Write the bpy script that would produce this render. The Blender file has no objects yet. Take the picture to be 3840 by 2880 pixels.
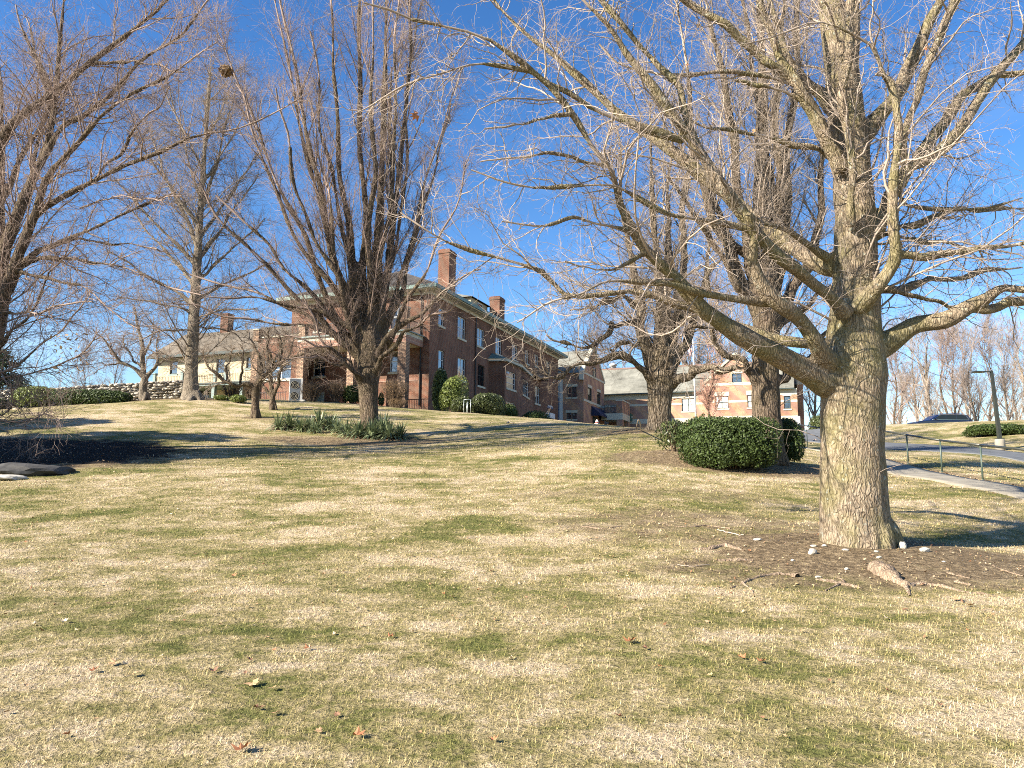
import bpy, math, numpy as np
from mathutils import Matrix, Vector
R = math.radians
scn = bpy.context.scene
COL = scn.collection
rng = np.random.default_rng(7)

# ------------------------------------------------------------------ camera
EYE = 1.6
F = 2800.0                      # focal length in pixels of the 3840 px wide photograph
PITCH, ROLL = R(7.5), R(0.5)
cam_d = bpy.data.cameras.new('camera'); cam = bpy.data.objects.new('camera', cam_d); COL.objects.link(cam)
cam_d.sensor_width = 36; cam_d.lens = 36 * F / 3840
cam_d.clip_start = 0.1; cam_d.clip_end = 3000
MR = Matrix.Rotation(R(90) + PITCH, 3, 'X') @ Matrix.Rotation(ROLL, 3, 'Z')
cam.matrix_world = Matrix.Translation((0, 0, EYE)) @ MR.to_4x4()
scn.camera = cam
MRn = np.array(MR)

# ------------------------------------------------------------------ light
SUN_EL, SUN_TRAVEL = 30.0, 63.0          # light travels towards azimuth 63 deg (clockwise from forward +Y)
w = bpy.data.worlds.new('World'); scn.world = w; w.use_nodes = True
nt = w.node_tree; nt.nodes.clear()
sky = nt.nodes.new('ShaderNodeTexSky'); sky.sky_type = 'NISHITA'; sky.sun_disc = False
sky.sun_elevation = R(SUN_EL); sky.sun_rotation = R(SUN_TRAVEL + 180)
sky.altitude = 100; sky.air_density = 1.0; sky.dust_density = 0.2; sky.ozone_density = 2.6
hs = nt.nodes.new('ShaderNodeHueSaturation'); hs.inputs['Saturation'].default_value = 1.28; hs.inputs['Hue'].default_value = .507; hs.inputs['Value'].default_value = 1.0
bg = nt.nodes.new('ShaderNodeBackground'); bg.inputs['Strength'].default_value = 0.078
wo = nt.nodes.new('ShaderNodeOutputWorld')
nt.links.new(sky.outputs[0], hs.inputs['Color'])
# thin high cirrus: noise on the direction of the sky, near the horizon
tc = nt.nodes.new('ShaderNodeTexCoord'); mp = nt.nodes.new('ShaderNodeMapping'); mp.inputs['Scale'].default_value = (1.2, 1.2, 7)
ns = nt.nodes.new('ShaderNodeTexNoise'); ns.inputs['Scale'].default_value = 2.2; ns.inputs['Detail'].default_value = 6
cr = nt.nodes.new('ShaderNodeValToRGB'); cr.color_ramp.elements[0].position = 0.52; cr.color_ramp.elements[1].position = 0.75
cr.color_ramp.elements[1].color = (0.2, 0.2, 0.2, 1)
sp = nt.nodes.new('ShaderNodeSeparateXYZ'); mr_ = nt.nodes.new('ShaderNodeMapRange')
mr_.inputs['From Min'].default_value = 0.5; mr_.inputs['From Max'].default_value = 0.22
mm = nt.nodes.new('ShaderNodeMath'); mm.operation = 'MULTIPLY'
mx = nt.nodes.new('ShaderNodeMixRGB'); mx.inputs[2].default_value = (6.0, 6.6, 7.4, 1)
nt.links.new(tc.outputs['Generated'], mp.inputs['Vector']); nt.links.new(mp.outputs[0], ns.inputs['Vector'])
nt.links.new(ns.outputs['Fac'], cr.inputs[0]); nt.links.new(tc.outputs['Generated'], sp.inputs[0])
nt.links.new(sp.outputs['Z'], mr_.inputs['Value']); nt.links.new(cr.outputs[0], mm.inputs[0]); nt.links.new(mr_.outputs[0], mm.inputs[1])
nt.links.new(mm.outputs[0], mx.inputs[0]); nt.links.new(hs.outputs[0], mx.inputs[1])
nt.links.new(mx.outputs[0], bg.inputs['Color']); nt.links.new(bg.outputs[0], wo.inputs[0])
sl = bpy.data.lights.new('sun', 'SUN'); so = bpy.data.objects.new('sun', sl); COL.objects.link(so)
sl.energy = 5.0; sl.angle = R(0.53); sl.color = (1.0, 0.92, 0.79)
tv = Vector((math.sin(R(SUN_TRAVEL)) * math.cos(R(SUN_EL)), math.cos(R(SUN_TRAVEL)) * math.cos(R(SUN_EL)), -math.sin(R(SUN_EL))))
so.rotation_euler = tv.to_track_quat('-Z', 'Y').to_euler()
scn.view_settings.view_transform = 'Standard'; scn.view_settings.look = 'None'
scn.view_settings.exposure = 1.55; scn.view_settings.gamma = 1.0
scn.cycles.max_bounces = 5; scn.cycles.diffuse_bounces = 1; scn.cycles.pixel_filter_type = 'BLACKMAN_HARRIS'; scn.cycles.filter_width = 1.0; scn.cycles.use_denoising = False; scn.cycles.transparent_max_bounces = 8

# ------------------------------------------------------------------ pixel ray helpers (photo pixels -> real places)
def ray(px, py):
    d = MRn @ np.array([(px - 1920) / F, (1440 - py) / F, -1.0])
    return d / d[1]
def P(px, py, D):
    return np.array([0, 0, EYE]) + ray(px, py) * D

# ------------------------------------------------------------------ tagging and linking
def tag(o, label=None, cat=None, group=None, kind=None):
    if label: o['label'] = label
    if cat: o['category'] = cat
    if group: o['group'] = group
    if kind: o['kind'] = kind
    return o
def empty(name, loc, label=None, cat=None, group=None, rz=0.0, kind=None):
    o = bpy.data.objects.new(name, None); o.empty_display_size = 0.3; o.location = loc; o.rotation_euler.z = rz
    COL.objects.link(o); return tag(o, label, cat, group, kind)
def link(name, me, mat=None, parent=None, loc=None):
    o = bpy.data.objects.new(name, me); COL.objects.link(o)
    if mat is not None and not me.materials: me.materials.append(mat)
    if parent is not None: o.parent = parent
    if loc is not None: o.location = loc
    return o
def copy_tree(o, parent=None):
    c = o.copy(); COL.objects.link(c)
    if parent is not None: c.parent = parent
    for ch in o.children: copy_tree(ch, c)
    return c

def np_mesh(name, V, Fc, smooth=True, uv=None, attr=None):
    """V (n,3); Fc (m,k) array of equal-size faces"""
    me = bpy.data.meshes.new(name)
    V = np.asarray(V, np.float32); Fc = np.asarray(Fc, np.int32); m, k = Fc.shape
    me.vertices.add(len(V)); me.vertices.foreach_set('co', V.ravel())
    me.loops.add(m * k); me.loops.foreach_set('vertex_index', Fc.ravel())
    me.polygons.add(m); me.polygons.foreach_set('loop_start', np.arange(0, m * k, k, dtype=np.int32))
    me.polygons.foreach_set('loop_total', np.full(m, k, np.int32))
    me.polygons.foreach_set('use_smooth', np.full(m, smooth, bool))
    if attr:
        for nme, (typ, arr) in attr.items():
            a = me.attributes.new(nme, typ, 'POINT')
            a.data.foreach_set('value' if typ == 'FLOAT' else 'color', np.asarray(arr, np.float32).ravel())
    me.update(calc_edges=True)
    return me

class MB:
    """polygon collector in a local frame; writes metric box-projected UVs"""
    def __init__(s): s.v = []; s.f = []
    def poly(s, pts):
        n = len(s.v); s.v += [tuple(map(float, p)) for p in pts]; s.f.append(tuple(range(n, n + len(pts)))); return s
    def box(s, x0, x1, y0, y1, z0, z1):
        x0, x1 = min(x0, x1), max(x0, x1); y0, y1 = min(y0, y1), max(y0, y1); z0, z1 = min(z0, z1), max(z0, z1)
        n = len(s.v)
        s.v += [(x0,y0,z0),(x1,y0,z0),(x1,y1,z0),(x0,y1,z0),(x0,y0,z1),(x1,y0,z1),(x1,y1,z1),(x0,y1,z1)]
        for q in ((0,3,2,1),(4,5,6,7),(0,1,5,4),(1,2,6,5),(2,3,7,6),(3,0,4,7)): s.f.append(tuple(n + i for i in q))
        return s
    def obox(s, c, u, vdir, wdir, hu, hv, hw):
        c, u, vdir, wdir = map(np.array, (c, u, vdir, wdir)); n = len(s.v)
        for (a, b, d) in ((-1,-1,-1),(1,-1,-1),(1,1,-1),(-1,1,-1),(-1,-1,1),(1,-1,1),(1,1,1),(-1,1,1)):
            s.v.append(tuple(c + a * hu * u + b * hv * vdir + d * hw * wdir))
        for q in ((0,3,2,1),(4,5,6,7),(0,1,5,4),(1,2,6,5),(2,3,7,6),(3,0,4,7)): s.f.append(tuple(n + i for i in q))
        return s
    def bar(s, a, b, r, seg=6, r2=None):
        a, b = np.array(a, float), np.array(b, float); d = b - a; L = np.linalg.norm(d); d /= max(L, 1e-9)
        ref = np.array([0, 0, 1.0]) if abs(d[2]) < .9 else np.array([1.0, 0, 0])
        u = np.cross(d, ref); u /= np.linalg.norm(u); v = np.cross(d, u); n = len(s.v); r2 = r if r2 is None else r2
        for p, rr in ((a, r), (b, r2)):
            for k in range(seg):
                t = 2 * math.pi * k / seg; s.v.append(tuple(p + rr * (math.cos(t) * u + math.sin(t) * v)))
        for k in range(seg): s.f.append((n + k, n + (k + 1) % seg, n + seg + (k + 1) % seg, n + seg + k))
        s.f.append(tuple(n + k for k in range(seg))[::-1]); s.f.append(tuple(n + seg + k for k in range(seg)))
        return s
    def lathe(s, prof, cx=0, cy=0, seg=16):
        n = len(s.v)
        for (r, z) in prof:
            for k in range(seg):
                t = 2 * math.pi * k / seg; s.v.append((cx + r * math.cos(t), cy + r * math.sin(t), z))
        for i in range(len(prof) - 1):
            for k in range(seg):
                s.f.append((n + i*seg + k, n + i*seg + (k+1) % seg, n + (i+1)*seg + (k+1) % seg, n + (i+1)*seg + k))
        s.f.append(tuple(n + k for k in range(seg))[::-1]); s.f.append(tuple(n + (len(prof)-1)*seg + k for k in range(seg)))
        return s
    def build(s, name, mat, parent=None, smooth=False, bevel=0.0, loc=None):
        me = bpy.data.meshes.new(name); me.from_pydata(s.v, [], s.f); me.update()
        uvl = me.uv_layers.new(name='UVMap')
        co = np.array(s.v)
        for p in me.polygons:
            nx, ny, nz = p.normal
            for li in p.loop_indices:
                x, y, z = co[me.loops[li].vertex_index]
                if abs(nz) > 0.9: u, v = x, y
                elif abs(nz) > 0.15:                       # sloping roof: distance along slope
                    k = 1.0 / max(math.sqrt(1 - nz * nz), .2)
                    u, v = (x if abs(ny) > abs(nx) else y), z * k
                elif abs(nx) > abs(ny) * 1.6: u, v = y, z
                elif abs(ny) > abs(nx) * 1.6: u, v = x, z
                else: u, v = (x - y) * .7071, z
                uvl.data[li].uv = (u, v)
        if smooth: me.polygons.foreach_set('use_smooth', [True] * len(me.polygons))
        o = link(name, me, mat, parent, loc)
        if bevel:
            b = o.modifiers.new('bevel', 'BEVEL'); b.width = bevel; b.segments = 2; b.limit_method = 'ANGLE'
        return o

# ------------------------------------------------------------------ materials
MATS = {}
def new_mat(name, rough=0.8, spec=0.3):
    m = bpy.data.materials.new(name); m.use_nodes = True; n = m.node_tree
    b = n.nodes['Principled BSDF']; b.inputs['Roughness'].default_value = rough
    b.inputs['Specular IOR Level'].default_value = spec
    MATS[name] = m; return m, n, b
def N(n, t, **kw):
    x = n.nodes.new(t)
    for k, v in kw.items():
        if k in x.inputs: x.inputs[k].default_value = v
        else: setattr(x, k, v)
    return x
def ramp(n, src, stops):
    c = n.nodes.new('ShaderNodeValToRGB'); e = c.color_ramp.elements
    while len(e) < len(stops): e.new(0.5)
    for i, (p, col) in enumerate(stops):
        e[i].position = p; e[i].color = (*col, 1) if len(col) == 3 else col
    n.links.new(src, c.inputs[0]); return c
def noise(n, vec, scale, detail=4, rough=.55, sc=None):
    t = N(n, 'ShaderNodeTexNoise', Scale=scale, Detail=detail, Roughness=rough)
    if vec is not None:
        if sc:
            m = N(n, 'ShaderNodeMapping'); m.inputs['Scale'].default_value = sc; n.links.new(vec, m.inputs['Vector']); vec = m.outputs[0]
        n.links.new(vec, t.inputs['Vector'])
    return t
def bump(n, b, src, strength, dist):
    x = N(n, 'ShaderNodeBump', Strength=strength, Distance=dist); n.links.new(src, x.inputs['Height'])
    prev = b.inputs['Normal'].links
    if prev: n.links.new(prev[0].from_socket, x.inputs['Normal'])
    n.links.new(x.outputs[0], b.inputs['Normal'])
def simple(name, col, rough=.6, var=.15, scale=6, spec=.4, metal=0, bmp=0):
    m, n, b = new_mat(name, rough, spec); b.inputs['Metallic'].default_value = metal
    g = N(n, 'ShaderNodeTexCoord'); t = noise(n, g.outputs['Object'], scale, 5)
    lo = tuple(max(0, c * (1 - var)) for c in col); hi = tuple(min(1, c * (1 + var)) for c in col)
    r_ = ramp(n, t.outputs['Fac'], [(.3, lo), (.7, hi)]); n.links.new(r_.outputs[0], b.inputs['Base Color'])
    if bmp: bump(n, b, t.outputs['Fac'], .5, bmp)
    return m
def brick_mat(name, c1, c2, mortar, bw=.215, bh=.075, ms=.012, diag=None):
    m, n, b = new_mat(name, .88, .15)
    uv = N(n, 'ShaderNodeUVMap'); t = n.nodes.new('ShaderNodeTexBrick')
    n.links.new(uv.outputs[0], t.inputs['Vector'])
    t.inputs['Scale'].default_value = 1; t.inputs['Brick Width'].default_value = bw; t.inputs['Row Height'].default_value = bh
    t.inputs['Mortar Size'].default_value = ms; t.inputs['Mortar Smooth'].default_value = .2; t.inputs['Bias'].default_value = 0
    t.inputs['Mortar'].default_value = (*mortar, 1)
    a = noise(n, uv.outputs[0], 7, 3); rr = ramp(n, a.outputs['Fac'], [(.35, c1), (.65, c2)])
    n.links.new(rr.outputs[0], t.inputs['Color1'])
    dk = tuple(c * .55 for c in c1); b2 = noise(n, uv.outputs[0], .8, 4)
    r2 = ramp(n, b2.outputs['Fac'], [(.3, dk), (.7, c2)]); n.links.new(r2.outputs[0], t.inputs['Color2'])
    src = t.outputs['Color']
    if diag:                                         # diapered brickwork: purple headers running on the diagonal
        wv = N(n, 'ShaderNodeTexWave', Scale=.32, Distortion=1.2, Detail=2); wv.bands_direction = 'DIAGONAL'
        n.links.new(uv.outputs[0], wv.inputs['Vector'])
        fr = ramp(n, wv.outputs['Fac'], [(.35, (0, 0, 0)), (.75, (.6, .6, .6))])
        mxx = N(n, 'ShaderNodeMixRGB'); mxx.inputs[2].default_value = (*diag, 1)
        n.links.new(fr.outputs[0], mxx.inputs[0]); n.links.new(src, mxx.inputs[1]); src = mxx.outputs[0]
    st = noise(n, uv.outputs[0], .45, 6, .65, (1, .5, 1)); sr = ramp(n, st.outputs['Fac'], [(.32, (.6, .58, .56)), (.6, (1.15, 1.12, 1.1))]); sm = N(n, 'ShaderNodeMixRGB', blend_type='MULTIPLY'); sm.inputs[0].default_value = 1
    n.links.new(src, sm.inputs[1]); n.links.new(sr.outputs[0], sm.inputs[2]); n.links.new(sm.outputs[0], b.inputs['Base Color'])
    bump(n, b, t.outputs['Fac'], -.4, .01)
    return m
def bark_mat(name, c_lo, c_hi, c_moss=None, scale=1.0, ridge=1.0, moss_amt=.5, lichen=None):
    m, n, b = new_mat(name, .92, .12)
    g = N(n, 'ShaderNodeTexCoord'); ob = g.outputs['Object']
    wp = noise(n, ob, 2.4 * scale, 3); vm = N(n, 'ShaderNodeVectorMath', operation='MULTIPLY_ADD')
    vm.inputs[1].default_value = (.22, .22, .22); n.links.new(wp.outputs['Color'], vm.inputs[0]); n.links.new(ob, vm.inputs[2])
    v1 = vm.outputs[0]
    f1 = noise(n, v1, 22 * scale, 5, .65, (1, 1, .16)); f2 = noise(n, v1, 60 * scale, 4, .6, (1, 1, .4)); f3 = noise(n, ob, 1.7, 4)
    vo = N(n, 'ShaderNodeTexVoronoi', Scale=21 * scale, feature='DISTANCE_TO_EDGE'); mp = N(n, 'ShaderNodeMapping')
    mp.inputs['Scale'].default_value = (1, 1, .15); n.links.new(v1, mp.inputs['Vector']); n.links.new(mp.outputs[0], vo.inputs['Vector'])
    cl = N(n, 'ShaderNodeMapRange'); cl.inputs['From Max'].default_value = .22; n.links.new(vo.outputs['Distance'], cl.inputs['Value'])
    mid = tuple((a + c) / 2 for a, c in zip(c_lo, c_hi))
    rr = ramp(n, f1.outputs['Fac'], [(.3, c_lo), (.5, mid), (.7, c_hi)]); src = rr.outputs[0]
    cm = N(n, 'ShaderNodeMixRGB', blend_type='MULTIPLY'); cm.inputs[0].default_value = min(1, .6 * ridge)
    c3 = ramp(n, cl.outputs[0], [(0, (.28, .24, .2)), (.55, (1.05, 1.05, 1.05))]); n.links.new(src, cm.inputs[1]); n.links.new(c3.outputs[0], cm.inputs[2]); src = cm.outputs[0]
    if c_moss:
        fr = ramp(n, f3.outputs['Fac'], [(.42, (0, 0, 0)), (.62, (moss_amt,) * 3)])
        mo = N(n, 'ShaderNodeMixRGB'); mo.inputs[2].default_value = (*c_moss, 1)
        n.links.new(fr.outputs[0], mo.inputs[0]); n.links.new(src, mo.inputs[1]); src = mo.outputs[0]
    if lichen:
        f4 = noise(n, ob, 9, 5, .7); fr = ramp(n, f4.outputs['Fac'], [(.60, (0, 0, 0)), (.66, (.75,) * 3)])
        mo = N(n, 'ShaderNodeMixRGB'); mo.inputs[2].default_value = (*lichen, 1)
        n.links.new(fr.outputs[0], mo.inputs[0]); n.links.new(src, mo.inputs[1]); src = mo.outputs[0]
    n.links.new(src, b.inputs['Base Color'])
    bump(n, b, cl.outputs[0], .8 * ridge, .025 / scale); bump(n, b, f1.outputs['Fac'], .8, .03 / scale); bump(n, b, f2.outputs['Fac'], .5, .01 / scale)
    return m
def leaf_mat(name, c_lo, c_hi, rough=.5, trans=.25):
    m, n, b = new_mat(name, rough, .35)
    a = N(n, 'ShaderNodeAttribute', attribute_name='rnd'); rr = ramp(n, a.outputs['Fac'], [(0, c_lo), (1, c_hi)])
    n.links.new(rr.outputs[0], b.inputs['Base Color'])
    tr = N(n, 'ShaderNodeBsdfTranslucent'); n.links.new(rr.outputs[0], tr.inputs['Color'])
    mx = N(n, 'ShaderNodeMixShader'); mx.inputs[0].default_value = trans
    n.links.new(b.outputs[0], mx.inputs[1]); n.links.new(tr.outputs[0], mx.inputs[2]); n.links.new(mx.outputs[0], n.nodes['Material Output'].inputs[0])
    return m
def glass_mat(name, col, rough=.04, ior=2.2):
    m, n, b = new_mat(name, rough, .5); b.inputs['Base Color'].default_value = (*col, 1); b.inputs['IOR'].default_value = ior
    g = N(n, 'ShaderNodeTexCoord'); t = noise(n, g.outputs['Object'], 1.6, 2); bump(n, b, t.outputs['Fac'], .12, .05)
    return m

M_brick = brick_mat('red_brick', (.14, .048, .03), (.235, .10, .06), (.22, .18, .14), .24, .085, .012)
M_brick_pier = brick_mat('buff_red_brick', (.34, .19, .12), (.50, .36, .25), (.10, .075, .06), .30, .10, .022)
M_soldier = brick_mat('soldier_brick', (.27, .10, .065), (.38, .18, .12), (.42, .36, .3), .085, .24, .014)
M_brick_new = brick_mat('blended_brick', (.44, .20, .095), (.56, .30, .16), (.42, .35, .28), .24, .085, .012, diag=(.30, .17, .15))
M_shingle = brick_mat('grey_shingles', (.20, .20, .17), (.27, .27, .23), (.12, .12, .10), .9, .16, .012)
M_slate = brick_mat('dark_slate', (.075, .07, .065), (.12, .11, .10), (.04, .04, .04), .5, .22, .015)
M_oldshingle = brick_mat('brown_shingles', (.16, .135, .10), (.22, .19, .15), (.09, .08, .06), .7, .2, .015)
M_cream = simple('cream_stucco', (.47, .40, .27), .85, .05, 3)
M_stone = simple('cast_stone', (.52, .48, .37), .8, .08, 4)
M_white = simple('white_paint', (.7, .69, .66), .5, .05, 4)
M_copper = simple('green_copper', (.15, .22, .19), .6, .25, 5)
M_greytrim = simple('grey_green_trim', (.17, .22, .20), .5, .1, 5)
M_darkframe = simple('dark_green_frame', (.04, .055, .05), .4, .1, 5)
M_iron = simple('black_iron', (.02, .02, .02), .45, .2, 8)
M_rail = simple('bronze_painted_rail', (.035, .038, .03), .4, .2, 8, .5)
M_postgreen = simple('green_painted_post', (.06, .085, .065), .45, .2, 8, .5)
M_glass = glass_mat('window_glass', (.02, .03, .045), ior=2.6)
M_glassdark = glass_mat('dark_window_glass', (.006, .007, .01), ior=1.5)
M_blind = glass_mat('glass_over_blind', (.75, .74, .68), .15, 1.6)
M_concrete = simple('concrete', (.28, .25, .20), .9, .12, 7, .2, bmp=.01)
M_path = simple('worn_concrete_path', (.25, .225, .18), .95, .2, 2.5, .15, bmp=.01)
M_asphalt = simple('grey_asphalt', (.12, .125, .13), .95, .2, 2, .15, bmp=.01)
M_rock = simple('field_stone', (.42, .39, .33), .9, .3, 5, .15, bmp=.03)
M_darkrock = simple('dark_boulder', (.06, .058, .055), .85, .4, 3, .2, bmp=.05)
M_whiterock = simple('white_quartz_stone', (.42, .38, .31), .8, .18, 9, .25, bmp=.02)
M_root = bark_mat('bleached_root', (.24, .17, .11), (.46, .35, .25), (.14, .10, .07), 1.2, .8, .5)
# ------------------------------------------------------------------ terrain: one height field fitted through surveyed points
_ctl = [(1920,2880,4.2),(100,2880,4.2),(3800,2880,4.2),
 (100,2250,8.6),(1920,2240,8.6),(3300,2240,8.8),(3840,2200,9.2),
 (700,2020,12.5),(100,1960,14),(1920,2010,12.6),(2600,1980,13),
 (100,1780,20),(900,1800,19),(1900,1800,19.5),(2500,1800,18.5),
 (100,1650,29),(700,1645,30),(1385,1648,32),(2000,1650,30),
 (100,1532,46),(500,1508,47),(715,1492,46),(955,1565,38),(1020,1537,42),(1100,1503,51.5),(1300,1512,51),(1600,1540,52),
 (1800,1552,47),(2000,1567,44),(2200,1588,40.5),(2400,1606,36),(2480,1606,31),(1700,1590,38),(2250,1640,30),
 (2885,1735,22.6),(2650,1745,21.5),(2500,1690,24),(3000,1760,22),
 (3210,2040,12),(3640,2012,14),(3840,1935,15.5),(3400,1850,18.5),
 (3309,1773,24.5),(3403,1745,26),(3530,1770,24),(3675,1800,22),(3835,1835,19.3),(3030,1690,34),(3030,1674,37),
 (3300,1661,45),(3300,1683,39),(3750,1691,38.5),(3750,1713,33.5),(3050,1657,43),(3050,1616,70),(3700,1730,29),
 (3500,1640,49),(3150,1600,60),(3400,1592,59),(3640,1585,57),(3840,1574,54),(3700,1648,44),(3840,1640,43)]
_pts = [tuple(P(*c)) for c in _ctl]
_pts += [(0,0,0),(-8,0,.0),(8,0,-.1),(-25,4,.4),(25,4,-.8),(0,-20,-1.2),(-40,-20,0),(40,-20,-3),(30,20,-.9),(26,30,1.5),(-45,25,2.5),
 (-2,62,6.1),(0,58,5.9),(6,70,5.2),(8,55,4.7),(14,60,4.6),(20,70,6.2),(12,90,5.4),(-10,64,7.0),(-20,62,7.4),(-35,60,6.2),(-30,80,7.4),
 (30,90,5.8),(50,90,5.6),(36,66,5.9),(45,64,5.8),(28,68,6.0),(60,50,5.0),(0,120,6.0),(60,120,5.5),(-60,120,5),(-70,50,5),(-60,0,1),(60,0,-4),(60,25,-1)]
_pts = np.array(_pts)
MOUND = [(5.55, 12.0, .30, 1.5), (7.8, 22.6, .20, 1.8), (-6.2, 33, .15, 2.0)]
def _bumps(x, y):
    z = np.zeros_like(x, dtype=float)
    for (cx, cy, h, s) in MOUND: z = z + h * np.exp(-((x - cx)**2 + (y - cy)**2) / (2 * s * s))
    return z
def _phi(r2): return .5 * r2 * np.log(r2 + 1e-9)
_X = _pts[:, :2]; _n = len(_X)
_K = _phi(((_X[:, None] - _X[None])**2).sum(-1)) + np.eye(_n) * 2.0
_Pm = np.c_[np.ones(_n), _X]; _A = np.zeros((_n + 3, _n + 3)); _A[:_n, :_n] = _K; _A[:_n, _n:] = _Pm; _A[_n:, :_n] = _Pm.T
_w = np.linalg.solve(_A, np.r_[_pts[:, 2] - _bumps(_pts[:, 0], _pts[:, 1]), 0, 0, 0])
def T(x, y):
    x = np.asarray(x, float); y = np.asarray(y, float); sh = np.broadcast(x, y).shape
    x = np.broadcast_to(x, sh).ravel(); y = np.broadcast_to(y, sh).ravel()
    xc = np.clip(x, -75, 75); yc = np.clip(y, -25, 125); out = np.zeros(len(x))
    for i in range(0, len(x), 20000):
        a, b = xc[i:i+20000], yc[i:i+20000]
        r2 = (a[:, None] - _X[:, 0])**2 + (b[:, None] - _X[:, 1])**2
        out[i:i+20000] = _phi(r2) @ _w[:_n] + _w[_n] + _w[_n+1] * a + _w[_n+2] * b + _bumps(a, b)
    d = np.hypot(x - xc, y - yc)
    out = out - .02 * np.minimum(d, 300)
    out = out + .02 * np.sin(x * 1.3 + 1.7 * np.sin(y * .9)) * np.sin(y * 1.1 + .6)
    return out.reshape(sh) if sh else float(out[0])
def G(px, py, D0=30., it=60):
    """first place where the ray through a photo pixel meets the ground"""
    d = ray(px, py); ts = np.arange(2.5, 120, .1); zz = EYE + d[2] * ts - T(d[0] * ts, ts)
    k = np.argmax(zz < 0)
    if zz[k] >= 0: k = len(ts) - 1
    t = ts[k]; return np.array([d[0] * t, t, T(d[0] * t, t)])
def onG(px, D):
    """ground point below the photo column px at forward distance D"""
    d = ray(px, 1650); return np.array([d[0] * D, D, T(d[0] * D, D)])

# bare soil / mulch, painted where it lies (soil colour of the ground itself)
BARE = [(5.5, 11.2, 2.6, 1.9, 1), (3.6, 13.4, 3.0, 1.8, .62), (7.6, 10.6, 3.2, 1.6, .85), (4.4, 10.3, 2.6, 1.2, .7), (7.2, 22.2, 3.2, 1.9, 1), (5.2, 22.8, 2.4, 1.6, .9), (-6.6, 31.3, 4.0, 1.5, .9),
        (5.6, 31, 2.2, 1.2, .8), (-19.4, 45.6, 3, 1.2, .9), (-27, 45.6, 9, 1.3, .9), (-22.6, 46, 3, 1.3, .9), (-12.6, 37.8, 1.2, .7, .7), (13.9, 24, .35, 9, .65), (3, 17, 3.2, .9, .45),
        (-15, 26, 5.5, 1.6, .45), (-7.5, 27, 4, .9, .45), (-17.5, 23, 7, 2.4, .9), (-10, 50.5, 8, .9, .8)]
def bare(x, y):
    b = np.zeros_like(x)
    for (cx, cy, rx, ry, a) in BARE:
        q = ((x - cx) / rx)**2 + ((y - cy) / ry)**2; b = np.maximum(b, a * np.clip(1.6 - q, 0, 1))
    return b
def mulch_shade(x, y): return np.clip(1.35 - np.sqrt(((x + 18.2) / 7.6)**2 + ((y - 25.2) / 4.6)**2), 0, 1)  # ellipse of mulch with the pool of tree shade put into its colour
def axis(parts):
    out = [parts[0][0]]
    for (a, b, s) in parts: out += list(np.arange(out[-1] + s, b + s * .5, s))
    return np.array(out)
_gx = axis([(-1500,-400,150),(-400,-120,35),(-120,-45,4),(-45,-20,.6),(-20,22,.2),(22,45,.6),(45,120,4),(120,400,35),(400,1500,150)])
_gy = axis([(-600,-60,60),(-60,0,5),(0,28,.2),(28,62,.4),(62,130,2),(130,400,30),(400,1800,140)])
_GX, _GY = np.meshgrid(_gx, _gy); _GZ = T(_GX, _GY)
_nx, _ny = len(_gx), len(_gy); _i = np.arange(_nx * _ny).reshape(_ny, _nx)
_Fc = np.c_[_i[:-1, :-1].ravel(), _i[:-1, 1:].ravel(), _i[1:, 1:].ravel(), _i[1:, :-1].ravel()]
_b = bare(_GX.ravel(), _GY.ravel())
ground_me = np_mesh('ground', np.c_[_GX.ravel(), _GY.ravel(), _GZ.ravel()], _Fc, True, attr={'bare': ('FLOAT', _b), 'mulch_shade': ('FLOAT', mulch_shade(_GX.ravel(), _GY.ravel()))})

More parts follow.
